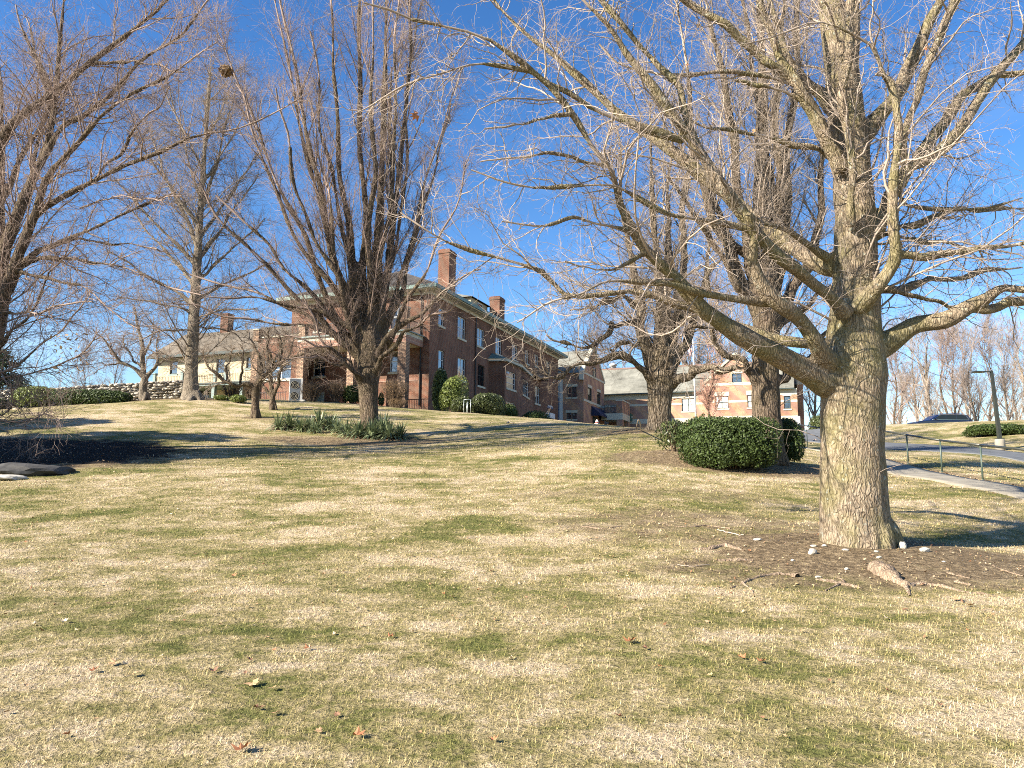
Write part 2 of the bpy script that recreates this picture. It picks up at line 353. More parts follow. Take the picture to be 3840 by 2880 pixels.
def lawn_nodes(n, blade=False):
    """shared lawn colour: straw and green patches in world space, plus bare soil"""
    ge = N(n, 'ShaderNodeNewGeometry'); pos = ge.outputs['Position']
    a = noise(n, pos, .42, 9, .68, (1, 1.5, .3)); c = noise(n, pos, 2.6, 4, .6, (1, 1, .3)); d = noise(n, pos, 15, 3, .6)
    m1 = N(n, 'ShaderNodeMath', operation='MULTIPLY_ADD'); m1.inputs[1].default_value = .45; n.links.new(c.outputs['Fac'], m1.inputs[0]); n.links.new(a.outputs['Fac'], m1.inputs[2])
    m2 = N(n, 'ShaderNodeMath', operation='MULTIPLY_ADD'); m2.inputs[1].default_value = .36; n.links.new(d.outputs['Fac'], m2.inputs[0]); m0 = N(n, 'ShaderNodeMath', operation='SUBTRACT'); m0.inputs[1].default_value = .06; n.links.new(m1.outputs[0], m0.inputs[0]); n.links.new(m0.outputs[0], m2.inputs[2])
    col = ramp(n, m2.outputs[0], [(.62, (.115, .13, .035)), (.74, (.205, .195, .065)), (.80, (.31, .26, .115)), (.88, (.45, .36, .19)), (.96, (.60, .475, .31))])
    e = noise(n, pos, 1.9, 5, .65); at = N(n, 'ShaderNodeAttribute', attribute_name='bare')
    s1 = N(n, 'ShaderNodeMath', operation='MULTIPLY_ADD'); s1.inputs[1].default_value = 1.7; n.links.new(e.outputs['Fac'], s1.inputs[0]); n.links.new(at.outputs['Fac'], s1.inputs[2])
    f = N(n, 'ShaderNodeMapRange'); f.inputs['From Min'].default_value = 1.12; f.inputs['From Max'].default_value = 1.72; n.links.new(s1.outputs[0], f.inputs['Value'])
    so_ = noise(n, pos, 9, 5, .7); soil = ramp(n, so_.outputs['Fac'], [(.3, (.09, .065, .038)), (.5, (.235, .17, .10)), (.68, (.46, .35, .21))])
    mx = N(n, 'ShaderNodeMixRGB'); n.links.new(f.outputs[0], mx.inputs[0]); n.links.new(col.outputs[0], mx.inputs[1]); n.links.new(soil.outputs[0], mx.inputs[2])
    # mulch at the left, painted near black to deepen the tree shade
    ap = N(n, 'ShaderNodeAttribute', attribute_name='mulch_shade'); s2 = N(n, 'ShaderNodeMath', operation='MULTIPLY_ADD'); s2.inputs[1].default_value = .6; n.links.new(e.outputs['Fac'], s2.inputs[0]); n.links.new(ap.outputs['Fac'], s2.inputs[2])
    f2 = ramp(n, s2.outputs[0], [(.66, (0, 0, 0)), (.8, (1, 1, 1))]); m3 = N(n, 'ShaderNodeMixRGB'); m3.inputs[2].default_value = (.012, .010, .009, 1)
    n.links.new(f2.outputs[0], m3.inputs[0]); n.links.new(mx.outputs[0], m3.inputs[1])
    return m3.outputs[0], pos, d
_m, _nn, _bb = new_mat('winter_lawn', .95, .1)
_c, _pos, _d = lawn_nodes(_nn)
_f = noise(_nn, _pos, 42, 4, .75); _v = ramp(_nn, _f.outputs['Fac'], [(.32, (.42,) * 3), (.6, (1.22,) * 3)])
_mu = N(_nn, 'ShaderNodeMixRGB', blend_type='MULTIPLY'); _mu.inputs[0].default_value = 1
_nn.links.new(_c, _mu.inputs[1]); _nn.links.new(_v.outputs[0], _mu.inputs[2]); _nn.links.new(_mu.outputs[0], _bb.inputs['Base Color'])
bump(_nn, _bb, _f.outputs['Fac'], .9, .05); bump(_nn, _bb, _d.outputs['Fac'], .7, .12)
M_lawn = _m
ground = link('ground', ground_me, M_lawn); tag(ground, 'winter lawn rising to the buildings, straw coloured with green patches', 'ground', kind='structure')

_m, _nn, _bb = new_mat('grass_blade', .7, .2)
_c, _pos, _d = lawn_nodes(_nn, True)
_at = N(_nn, 'ShaderNodeAttribute', attribute_name='rnd'); _v = ramp(_nn, _at.outputs['Fac'], [(0, (.5, .54, .4)), (.5, (1.05, 1.02, .95)), (1, (1.7, 1.6, 1.5))])
_mu = N(_nn, 'ShaderNodeMixRGB', blend_type='MULTIPLY'); _mu.inputs[0].default_value = 1
_nn.links.new(_c, _mu.inputs[1]); _nn.links.new(_v.outputs[0], _mu.inputs[2]); _nn.links.new(_mu.outputs[0], _bb.inputs['Base Color'])
M_blade = _m
def grass_blades():
    """short dry turf: real blades, thinning out with distance as they shrink below a pixel"""
    V = []; Rn = []; g = np.random.default_rng(3)
    for (d0, d1, dens, wd, h) in ((3.2, 6, 2600, .004, .040), (6, 9, 1500, .0055, .042), (9, 13, 800, .008, .045), (13, 19, 330, .012, .05), (19, 30, 110, .02, .055)):
        area = (d1 - d0) * (d0 + d1) * .74; n = int(area * dens)
        y = np.sqrt(g.uniform(d0 * d0, d1 * d1, n)); x = g.uniform(-.74, .76, n) * y
        b = np.maximum(bare(x, y), mulch_shade(x, y) * 1.4); keep = g.random(n) > np.clip(b * 1.25 - .15, 0, .97); x, y = x[keep], y[keep]; n = len(x)
        clump = .5 + .5 * np.sin(x * 5.1 + 2 * np.sin(y * 4.3)) * np.sin(y * 6.7 + 1.5 * np.sin(x * 3.9))
        z = T(x, y); a = g.uniform(0, 6.283, n); lean = g.uniform(.3, 1.4, n); hh = h * g.uniform(.5, 1.2, n) * (.6 + .6 * clump)
        dx, dy = np.cos(a), np.sin(a); px_, py_ = -dy, dx; ww = wd * g.uniform(.6, 1.2, n) * .5
        base = np.c_[x, y, z - .004]; side = np.c_[px_ * ww, py_ * ww, 0 * ww]
        tip = base + np.c_[dx * hh * np.sin(lean), dy * hh * np.sin(lean), hh * np.cos(lean) + .004]
        V.append(np.stack([base - side, base + side, tip], 1).reshape(-1, 3)); Rn.append(np.repeat(g.random(n), 3))
    V = np.concatenate(V); Rn = np.concatenate(Rn)
    return np_mesh('grass', V, np.arange(len(V)).reshape(-1, 3), False, attr={'rnd': ('FLOAT', Rn)})
tag(link('grass', grass_blades(), M_blade), 'short dry winter grass blades covering the lawn', 'grass', kind='stuff')

def strip(name, left, right, mat, lift, label, kind='structure', nseg=60, nacross=6, cat=None):
    """a paved strip draped over the ground between two edge polylines (lists of x,y)"""
    def rs(pl):
        pl = np.array(pl, float); s = np.r_[0, np.cumsum(np.hypot(*np.diff(pl, axis=0).T))]; t = np.linspace(0, s[-1], nseg)
        return np.c_[np.interp(t, s, pl[:, 0]), np.interp(t, s, pl[:, 1])]
    A, B = rs(left), rs(right); t = np.linspace(0, 1, nacross)[None, :, None]
    Q = A[:, None] * (1 - t) + B[:, None] * t; z = T(Q[..., 0], Q[..., 1]) + lift
    V = np.concatenate([Q, z[..., None]], -1)
    # skirts so that the slab has real thickness
    e0 = V[:, 0].copy(); e0[:, 2] -= lift + .1; e1 = V[:, -1].copy(); e1[:, 2] -= lift + .1
    V = np.concatenate([e0[:, None], V, e1[:, None]], 1); na = nacross + 2
    i = np.arange(nseg * na).reshape(nseg, na)
    Fc = np.c_[i[:-1, :-1].ravel(), i[:-1, 1:].ravel(), i[1:, 1:].ravel(), i[1:, :-1].ravel()]
    o = link(name, np_mesh(name, V.reshape(-1, 3), Fc, True), mat); tag(o, label, cat or name, kind=kind); return o
strip('path', [(11.2,6),(11.7,12),(11.85,17),(12.1,24.5),(12.3,30),(12.6,33.5),(12.4,38),(11,42),(9,45)],
      [(12.6,6),(13.0,12),(13.2,17),(13.6,24.5),(13.8,30),(14.1,35),(14.0,40),(12.5,44),(10,47)], M_path, .035, 'worn concrete path climbing beside the railing', nseg=90)
strip('road', [(23,26),(22,33.5),(19.1,39),(16.8,43),(14.5,46),(10,50),(4,54)], [(30,29),(25.3,38.5),(22.2,45),(24,56),(29,68),(27,74),(12,72)],
      M_asphalt, .04, 'grey asphalt drive crossing behind the railing', nseg=70, nacross=24)
# ------------------------------------------------------------------ trees
def resample(pl, K):
    """pl: rows x,y,z,r -> K smooth rows (Catmull-Rom)"""
    pl = np.array(pl, float); n = len(pl)
    if n == 2: t = np.linspace(0, 1, K)[:, None]; return pl[0] * (1 - t) + pl[1] * t
    ext = np.vstack([2 * pl[0] - pl[1], pl, 2 * pl[-1] - pl[-2]])
    s = np.linspace(0, n - 1 - 1e-6, K); i = s.astype(int); t = (s - i)[:, None]
    p0, p1, p2, p3 = ext[i], ext[i + 1], ext[i + 2], ext[i + 3]
    o = .5 * (2 * p1 + (p2 - p0) * t + (2 * p0 - 5 * p1 + 4 * p2 - p3) * t**2 + (3 * p1 - p0 - 3 * p2 + p3) * t**3)
    o[:, 3] = np.maximum(np.interp(s, np.arange(n), pl[:, 3]), 1e-4); return o
def limb(pts, K=24):
    """pts: (px, py, D, width in photo px) -> (K,4) world rows with radius"""
    rows = []
    for (px, py, D, wpx) in pts:
        p = P(px, py, D); rows.append((*p, wpx / 2 / F * D * 1.02))
    return resample(rows, K)
def tubes(L, S):
    """L: (N,K,4) -> verts, quads"""
    Nb, K, _ = L.shape; Pp = L[..., :3]; Rr = L[..., 3]
    tan = np.empty_like(Pp); tan[:, 1:-1] = Pp[:, 2:] - Pp[:, :-2]; tan[:, 0] = Pp[:, 1] - Pp[:, 0]; tan[:, -1] = Pp[:, -1] - Pp[:, -2]
    tan /= np.linalg.norm(tan, axis=-1, keepdims=True) + 1e-9
    mean = Pp[:, -1] - Pp[:, 0]; mean /= np.linalg.norm(mean, axis=-1, keepdims=True) + 1e-9
    ref = np.where(np.abs(mean[:, 2:3]) < .8, np.array([[0, 0, 1.]]), np.array([[1., .2, 0]]))
    u = np.cross(tan, ref[:, None]); u /= np.linalg.norm(u, axis=-1, keepdims=True) + 1e-9; v = np.cross(tan, u)
    a = np.arange(S) * 2 * np.pi / S
    V = Pp[:, :, None] + Rr[:, :, None, None] * (np.cos(a)[:, None] * u[:, :, None] + np.sin(a)[:, None] * v[:, :, None])
    i = np.arange(Nb * K * S).reshape(Nb, K, S); j = np.roll(i, -1, 2)
    Q = np.stack([i[:, :-1], j[:, :-1], j[:, 1:], i[:, 1:]], -1).reshape(-1, 4)
    return V.reshape(-1, 3), Q
def merge_tubes(chunks):
    V = []; Q = []; n = 0
    for (L, S) in chunks:
        if len(L) == 0: continue
        v, q = tubes(L, S); V.append(v); Q.append(q + n); n += len(v)
    return np.concatenate(V), np.concatenate(Q)
def sprout(L, n, g, t0=.15, t1=1., ang=(35, 60), length=(.5, .2), K=5, rr=.55, rmin=.003, rmax=9, up=.15, wob=.12, droop=0., taper=.25, bias=None, plane=0., lw=1.0):
    """grow n children on the parent branches L (N,K,4), picked in proportion to their length"""
    Nb, Kp, _ = L.shape
    seg = np.linalg.norm(np.diff(L[..., :3], axis=1), axis=-1).sum(1)
    p = seg**lw; p /= p.sum(); par = g.choice(Nb, n, p=p)
    t = g.uniform(t0, t1, n)**.85; s = t * (Kp - 1 - 1e-4); i = s.astype(int); f = (s - i)[:, None]
    A = L[par, i]; B = L[par, i + 1]; q = A * (1 - f) + B * f
    tan = B[:, :3] - A[:, :3]; tan /= np.linalg.norm(tan, axis=1, keepdims=True) + 1e-9
    rv = g.normal(size=(n, 3)); rv[:, 2] *= (1 - plane); rv -= (rv * tan).sum(1, keepdims=True) * tan; rv /= np.linalg.norm(rv, axis=1, keepdims=True) + 1e-9
    an = np.radians(g.uniform(ang[0], ang[1], n))[:, None]
    d = np.cos(an) * tan + np.sin(an) * rv
    if bias is not None: d = d + np.array(bias)
    d[:, 2] += up; d /= np.linalg.norm(d, axis=1, keepdims=True)
    if length[1] is None: ln = length[0] * seg[par] * (1.15 - .8 * t) * g.uniform(.6, 1.25, n)
    else: ln = (length[0] + length[1] * g.normal(size=n)).clip(length[0] * .4) * (1.15 - .45 * t)
    r0 = np.clip(q[:, 3] * rr * g.uniform(.75, 1.1, n), rmin, rmax)
    out = np.empty((n, K, 4)); out[:, 0, :3] = q[:, :3]; out[:, 0, 3] = r0
    st = ln[:, None] / (K - 1)
    for k in range(1, K):
        d = d + g.normal(size=(n, 3)) * wob; d[:, 2] += (up * .35 - droop) ; d /= np.linalg.norm(d, axis=1, keepdims=True)
        out[:, k, :3] = out[:, k - 1, :3] + d * st
        out[:, k, 3] = np.maximum(r0 * (1 - (1 - taper) * k / (K - 1)), rmin * .6)
    return out

def blob(parts, voxel, name, smooth=3):
    """join overlapping tubes into one continuous surface (voxel remesh)"""
    V = []; Fs = []; n = 0
    for (L, S) in parts:
        v, q = tubes(L[None], S); V += v.tolist(); Fs += (q + n).tolist(); K = len(L)
        Fs.append([n + k for k in range(S)][::-1]); Fs.append([n + (K - 1) * S + k for k in range(S)]); n += len(v)
    me = bpy.data.meshes.new(name); me.from_pydata(V, [], Fs); me.update()
    o = bpy.data.objects.new('tmp', me); COL.objects.link(o)
    m = o.modifiers.new('r', 'REMESH'); m.mode = 'VOXEL'; m.voxel_size = voxel; m.use_smooth_shade = True
    s = o.modifiers.new('s', 'SMOOTH'); s.iterations = smooth; s.factor = .6
    dg = bpy.context.evaluated_depsgraph_get(); dg.update()
    res = bpy.data.meshes.new_from_object(o.evaluated_get(dg)); res.name = name
    bpy.data.objects.remove(o); bpy.data.meshes.remove(me)
    res.polygons.foreach_set('use_smooth', [True] * len(res.polygons)); return res
def lump(me, amp, freq, seed=0):
    """organic swelling of a remeshed trunk along its normals"""
    n = len(me.vertices); co = np.empty(n * 3, np.float32); me.vertices.foreach_get('co', co); co = co.reshape(-1, 3)
    no = np.empty(n * 3, np.float32); me.vertices.foreach_get('normal', no); no = no.reshape(-1, 3)
    h = np.zeros(n); g = np.random.default_rng(seed)
    for k in range(9):
        w_ = g.normal(size=3) * freq * (1 + .4 * k); w_[2] *= .5; h += np.sin(co @ w_ + g.uniform(0, 6.28)) / (1 + .35 * k)
    co = co + no * (h * amp / 2.2)[:, None]; me.vertices.foreach_set('co', co.astype(np.float32).ravel()); me.update()

M_bark_big = bark_mat('grey_tan_maple_bark', (.17, .125, .082), (.41, .33, .235), (.19, .175, .065), 1.15, 1.0, .55, lichen=(.40, .41, .33))
M_bark_limb = bark_mat('smooth_maple_limb_bark', (.27, .21, .14), (.46, .38, .27), (.27, .25, .10), 1.4, .35, .5, lichen=(.55, .56, .48))
M_bark_old = bark_mat('furrowed_old_bark', (.10, .075, .052), (.33, .27, .20), (.2, .16, .09), .6, 1.5, .3)
M_bark_brown = bark_mat('brown_bark', (.07, .05, .036), (.23, .175, .125), (.13, .11, .055), .8, 1.2, .3)
M_bark_grey = bark_mat('grey_bark', (.15, .12, .09), (.34, .29, .22), None, .9, 1.0)
M_twig = simple('pale_twigs', (.32, .255, .20), .75, .45, .9)
M_twig_red = simple('reddish_twigs', (.27, .195, .155), .8, .4, .9)
M_twig_dark = simple('brown_twigs', (.22, .17, .125), .8, .4, .9)
M_twig_far = simple('far_grey_twigs', (.31, .25, .21), .85, .25, .5)

def roots(base, r, n, g, spread=1.6, hgt=.5):
    """buttress flare at the foot of a trunk"""
    out = []
    for k in range(n):
        a = 6.283 * (k + g.uniform(-.25, .25)) / n; dx, dy = math.cos(a), math.sin(a); e = spread * g.uniform(.85, 1.15)
        rows = [(base[0] + dx * r * .25, base[1] + dy * r * .25, base[2] + hgt, r * .4),
                (base[0] + dx * r * .66, base[1] + dy * r * .66, base[2] + hgt * .35, r * .42),
                (base[0] + dx * r * e, base[1] + dy * r * e, base[2] - .12, r * .3)]
        rows[-1] = (rows[-1][0], rows[-1][1], T(rows[-1][0], rows[-1][1]) - .16, r * .3)
        out.append((resample(rows, 8), 8))
    return out

def tree(name, label, base, stems, limbs, levels, g, bark, twig, voxel=.03, nroots=6, group=None, cat='tree', twig_t=0, smooth=3, amp=.02, limb_thr=.022, root_sp=1.5, wig=1.0, Sbig=14, fat=1.0):
    """stems = traced trunk pieces, limbs = traced branches; levels = procedural branch orders"""
    root = empty(name, tuple(base), label, cat, group)
    off = np.array([*base, 0.])
    st = [limb(s, 30) for s in stems]; lb = [limb(s, 26) for s in limbs]
    for l in lb: l[:, 3] *= fat
    for l in lb:                                   # natural crooks along each limb, none at its collar
        t = np.linspace(0, 1, len(l)); ln_ = np.linalg.norm(l[-1, :3] - l[0, :3]); a = min(.05, .016 * ln_) * wig
        for ax in range(3): l[:, ax] += a * np.minimum(t * 4, 1) * (np.sin(t * g.uniform(9, 15) + g.uniform(0, 6.3)) + .6 * np.sin(t * g.uniform(19, 30) + g.uniform(0, 6.3)))
    parts = [(s, Sbig) for s in st]
    thick = [l for l in lb if l[0, 3] >= limb_thr]
    for l in thick:
        k = int((l[:, 3] >= limb_thr * .55).sum()); k = max(k, 4); parts.append((l[:k], 10))
    if nroots: parts += roots(base, st[0][2, 3], nroots, g, root_sp)
    parts = [(L - off, S) for (L, S) in parts]
    me = blob(parts, voxel, 'trunk', smooth); lump(me, amp, 3.0, 5)
    link('trunk', me, bark, root)
    L0 = np.stack([resample(l, 26) for l in st[1:] + lb]) if len(st) + len(lb) > 1 else resample(st[0], 26)[None]
    tops = np.stack([resample(st[0], 26)])
    allL = np.concatenate([L0, tops]) if len(st) + len(lb) > 1 else tops
    thin = L0.copy(); m_ = thin[..., 3] >= limb_thr * .55; thin[..., 3] = np.where(m_, thin[..., 3] * .6, thin[..., 3])
    chunks = [(thin, 8)]; cur = allL
    for li, lv in enumerate(levels):
        src = cur if not lv.get('src_all') else allsrc
        kw = {k: v for k, v in lv.items() if k not in ('S', 'src_all', 'n')}
        ch = sprout(src, lv['n'], g, **kw); chunks.append((ch, lv['S']))
        # keep all orders as possible parents of the next
        same = resample_n(cur, ch.shape[1]); cur = np.concatenate([same[-0:] if li else same, ch]) if lv.get('keep', True) is not False else ch
        allsrc = cur
    chunks = [(c - off, s) for (c, s) in chunks]
    V, Q = merge_tubes(chunks)
    link('crown', np_mesh('crown', V, Q, True), twig, root)
    return root
def resample_n(L, K):
    Nb, Kp, _ = L.shape; s = np.linspace(0, Kp - 1 - 1e-5, K); i = s.astype(int); f = (s - i)[None, :, None]
    return L[:, i] * (1 - f) + L[:, i + 1] * f

# ---- the big maple in the right foreground
g = np.random.default_rng(11)
T1_stems = [
 [(3212,2060,12,262),(3204,1980,12,236),(3200,1900,12,230),(3196,1700,12,212),(3197,1520,12,216),(3200,1400,12,232),(3202,1330,12,214),(3204,1230,12,186),(3214,1100,12,172),(3208,960,12,156),(3206,800,12,150),(3196,700,12.05,144),(3192,580,12.1,130),(3168,400,12.1,132),(3150,200,12.1,122),(3116,20,12.15,92),(3088,-300,12.2,76),(3060,-760,12.3,36),(3070,-1150,12.3,12)],
 [(3180,330,12.1,70),(3196,160,12.0,60),(3200,0,12,52),(3230,-320,12,34),(3260,-800,12,12)]]
T1_limbs = [
 [(3140,1440,12,110),(3078,1422,11.85,100),(3004,1378,11.7,88),(2903,1322,11.5,76),(2794,1268,11.3,64),(2693,1204,11.1,56),(2609,1140,11,50),(2550,1060,10.9,44),(2499,1013,10.8,40),(2425,941,10.7,36),(2372,867,10.6,33),(2320,773,10.5,31),(2294,678,10.4,28),(2273,620,10.3,26),(2204,531,10.2,24),(2152,426,10.1,22),(2099,363,10,20),(2036,300,9.9,18),(1882,179,9.7,16),(1796,126,9.6,15),(1663,86,9.5,13),(1563,66,9.4,12),(1464,30,9.3,9),(1360,10,9.2,6)],
 [(3120,1292,12.3,44),(2960,1282,12.8,36),(2860,1255,13,34),(2770,1222,13.2,30),(2690,1190,13.2,28),(2593,1151,13.2,25),(2520,1141,13.1,24),(2383,1099,13,21),(2225,1109,12.8,20),(2120,1099,12.7,18),(2047,1025,12.6,17),(1963,993,12.5,15),(1858,962,12.4,13),(1700,920,12.2,10),(1597,869,12,8),(1497,796,12,5)],
 [(2887,1137,11.2,28),(2752,1120,11,28),(2601,1099,10.8,25),(2478,1062,10.6,20),(2380,1050,10.4,16),(2267,1056,10.2,13),(2162,1109,10,10),(2040,1150,9.9,7),(1930,1210,9.8,4)],
 [(3110,1370,11.85,84),(3086,1335,11.6,74),(3060,1280,11.4,56),(3004,1204,11.3,50),(2920,1137,11.1,48),(2861,1078,11,45),(2830,1011,10.9,42),(2832,944,10.8,38),(2824,868,10.7,34),(2800,800,10.6,34)],
 [(3170,1180,11.6,60),(3122,1120,11.4,44),(3038,1053,11.2,42),(2971,994,11,41),(2903,944,10.9,40),(2845,880,10.8,42),(2770,784,10.7,46),(2718,720,10.6,46),(2687,666,10.6,42),(2615,557,10.5,36),(2506,420,10.3,30),(2420,289,10.2,26),(2347,188,10.1,23),(2289,101,10,20),(2188,7,9.9,16),(2100,-90,9.8,12)],
 [(2615,545,10.5,30),(2572,434,10.5,26),(2535,318,10.5,24),(2463,239,10.5,22),(2405,174,10.5,20),(2326,80,10.4,18),(2253,0,10.4,15),(2150,-110,10.4,10)],
 [(3139,990,12,90),(3080,994,12.2,62),(3004,952,12.4,58),(2937,902,12.6,52),(2868,861,12.7,46),(2781,767,12.8,42),(2695,700,12.9,45),(2615,644,13,43),(2535,572,13,40),(2449,506,13.1,36),(2376,463,13.2,33),(2289,405,13.2,29),(2217,333,13.3,26),(2130,260,13.3,24),(2058,195,13.4,22),(2000,152,13.4,19),(1900,60,13.5,15),(1820,-40,13.5,11)],
 [(2564,528,10.5,26),(2434,485,10.4,24),(2325,449,10.3,22),(2217,405,10.2,20),(2145,362,10.1,18),(2058,318,10,17),(2000,268,9.9,16),(1901,245,9.8,14),(1796,235,9.7,13),(1696,259,9.6,11),(1597,298,9.5,9),(1530,331,9.4,8),(1431,371,9.4,6),(1320,420,9.3,4)],
 [(3105,969,11.9,28),(3038,927,11.8,26),(2971,868,11.6,25),(2903,851,11.5,20),(2836,818,11.4,14),(2760,760,11.3,9)],
 [(3270,1310,12,110),(3340,1278,11.9,80),(3424,1226,11.8,64),(3500,1204,11.7,60),(3564,1187,11.6,58),(3636,1150,11.5,56),(3700,1120,11.4,40),(3766,1085,11.3,30),(3840,1082,11.2,27),(3960,1060,11,22),(4100,980,10.9,14)],
 [(3640,1152,11.5,46),(3700,1160,11.5,34),(3760,1145,11.6,31),(3840,1129,11.7,28),(3980,1130,11.8,18),(4120,1090,12,8)],
 [(3214,1160,11.7,60),(3281,1087,11.4,43),(3332,1028,11.3,40),(3366,960,11.2,40),(3354,893,11.15,36),(3340,809,11.1,34),(3345,700,11.05,31),(3354,615,11,27),(3361,507,11,26),(3354,398,11,27),(3350,318,11,28),(3310,268,10.95,22),(3274,181,10.9,18),(3216,137,10.8,14),(3115,87,10.7,11),(3021,87,10.6,9),(2912,130,10.5,7),(2800,160,10.4,5)],
 [(3310,268,10.95,16),(3270,150,10.9,12),(3267,58,10.8,10),(3290,-60,10.7,7)],
 [(3366,955,11.2,26),(3420,955,11.2,24),(3491,962,11.2,24),(3600,948,11.2,22),(3672,926,11.2,20),(3750,925,11.2,19),(3840,915,11.2,18),(3990,880,11.2,10)],
 [(3239,893,11.9,60),(3290,860,11.8,50),(3323,784,11.8,42),(3345,730,11.8,40),(3375,695,11.8,46),(3412,622,11.8,48),(3477,600,11.9,38),(3564,521,12,36),(3636,420,12.1,38),(3708,318,12.2,38),(3781,224,12.3,32),(3840,159,12.4,27),(3980,20,12.5,18),(4100,-120,12.6,8)],
 [(3400,650,11.8,36),(3390,550,11.7,26),(3404,449,11.7,26),(3441,362,11.7,28),(3470,268,11.7,30),(3513,166,11.7,30),(3556,58,11.7,30),(3593,-20,11.7,28),(3650,-200,11.7,20),(3700,-420,11.7,8)],
 [(3440,590,12,36),(3480,540,12.2,36),(3527,470,12.3,38),(3600,376,12.4,36),(3658,326,12.5,32),(3744,282,12.6,23),(3840,268,12.7,18),(3990,230,12.8,8)],
 [(3235,510,12.1,70),(3318,412,12.1,47),(3383,318,12.2,46),(3433,210,12.2,44),(3477,101,12.2,40),(3520,14,12.2,36),(3580,-180,12.2,26),(3640,-460,12.2,10)],
 [(3160,640,11.8,60),(3100,521,11.7,44),(3057,427,11.6,41),(3006,347,11.5,40),(2949,268,11.5,38),(2912,181,11.4,34),(2876,72,11.4,30),(2846,-20,11.3,26),(2800,-200,11.3,16)],
 [(2949,282,11.5,36),(2876,232,11.4,34),(2832,192,11.4,30),(2760,130,11.3,28),(2673,65,11.2,26),(2601,22,11.2,22),(2520,-50,11.1,14)],
 [(3125,400,12.1,70),(3064,340,12.1,38),(2999,282,12.1,31),(2934,159,12.1,27),(2890,20,12.1,22),(2850,-180,12.1,12)],
 [(3187,850,11.6,34),(3192,740,11.45,27),(3195,651,11.4,26),(3180,507,11.4,27),(3166,362,11.4,26),(3180,181,11.4,25),(3187,0,11.4,22),(3200,-240,11.4,12)],
 [(3125,605,12,22),(3057,557,11.9,18),(2949,535,11.8,18),(2840,507,11.7,17),(2724,485,11.6,14),(2630,470,11.5,11),(2520,400,11.4,7)],
 [(3030,385,11.6,20),(2940,345,11.5,15),(2840,318,11.4,14),(2760,300,11.3,10)],
 [(2990,330,11.6,20),(2948,304,11.5,17),(2832,282,11.4,16),(2724,275,11.3,15),(2579,275,11.2,13),(2434,268,11.1,11),(2326,246,11,9),(2253,166,10.9,6)],
 [(2826,875,10.8,26),(2781,856,10.7,22),(2651,825,10.6,19),(2579,810,10.5,17),(2492,796,10.4,16),(2362,731,10.3,14),(2289,702,10.2,12),(2145,691,10.1,11),(2000,695,10,9),(1875,683,9.9,7),(1760,640,9.8,5)],
 [(3290,1080,12.1,44),(3375,1088,12.4,24),(3441,1064,12.6,26),(3477,1042,12.7,24),(3527,1049,12.8,23),(3621,1042,13,18),(3708,1013,13.1,14),(3840,999,13.2,9)],
 [(3295,1075,12,30),(3419,1107,12.1,15),(3527,1136,12.2,12),(3620,1190,12.3,7)],
 [(3280,890,12,34),(3361,861,12.2,22),(3455,832,12.4,20),(3564,789,12.6,18),(3672,785,12.8,14),(3840,781,13,10)],
 [(3345,720,11.8,24),(3375,738,11.9,19),(3433,774,12,15),(3564,789,12.1,13),(3672,778,12.2,11),(3840,745,12.3,8)],
 [(3330,880,12,18),(3477,905,12.4,14),(3600,919,12.6,12),(3720,960,12.8,8)],
 [(2372,867,10.6,20),(2250,840,10.4,14),(2130,820,10.2,11),(2010,850,10,8),(1880,830,9.8,5)],
 [(2425,941,10.7,18),(2330,1000,10.6,12),(2230,1010,10.5,9),(2120,980,10.3,6)],
 [(2273,626,10.3,18),(2180,600,10.1,12),(2060,575,9.9,10),(1930,590,9.7,7),(1800,610,9.6,5)],
 [(2152,426,10.1,16),(2050,440,9.9,12),(1940,470,9.7,9),(1820,480,9.6,6)],
]
b1 = onG(3212, 12); b1[2] -= .05
TREE1 = tree('maple_tree', 'massive bare maple with thick grey trunk and low spreading limbs, nearest on the right', b1, T1_stems, T1_limbs,
  [dict(n=170, t0=.22, ang=(28, 65), length=(.30, None), K=10, rr=.42, rmin=.008, rmax=.022, up=.03, wob=.22, S=6, lw=1.3),
   dict(n=1700, t0=.08, ang=(28, 70), length=(.95, .45), K=8, rr=.5, rmin=.0045, rmax=.010, up=.02, wob=.26, S=4),
   dict(n=8500, t0=.08, ang=(30, 72), length=(.40, .18), K=6, rr=.55, rmin=.0026, rmax=.0045, up=.03, wob=.26, S=3),
   dict(n=20000, t0=.12, ang=(30, 72), length=(.15, .06), K=4, rr=.6, rmin=.0018, rmax=.0028, up=.05, wob=.22, S=3)],
  g, M_bark_big, M_twig, wig=.45, voxel=.022, nroots=11, root_sp=.98, amp=.018, limb_thr=.032, Sbig=20, fat=1.14)

def chain(D0, pts, D1=None):
    """(px,py,w) rows with the distance running from D0 to D1"""
    n = len(pts); D1 = D0 if D1 is None else D1
    return [(a, b, D0 + (D1 - D0) * k / (n - 1), c) for k, (a, b, c) in enumerate(pts)]

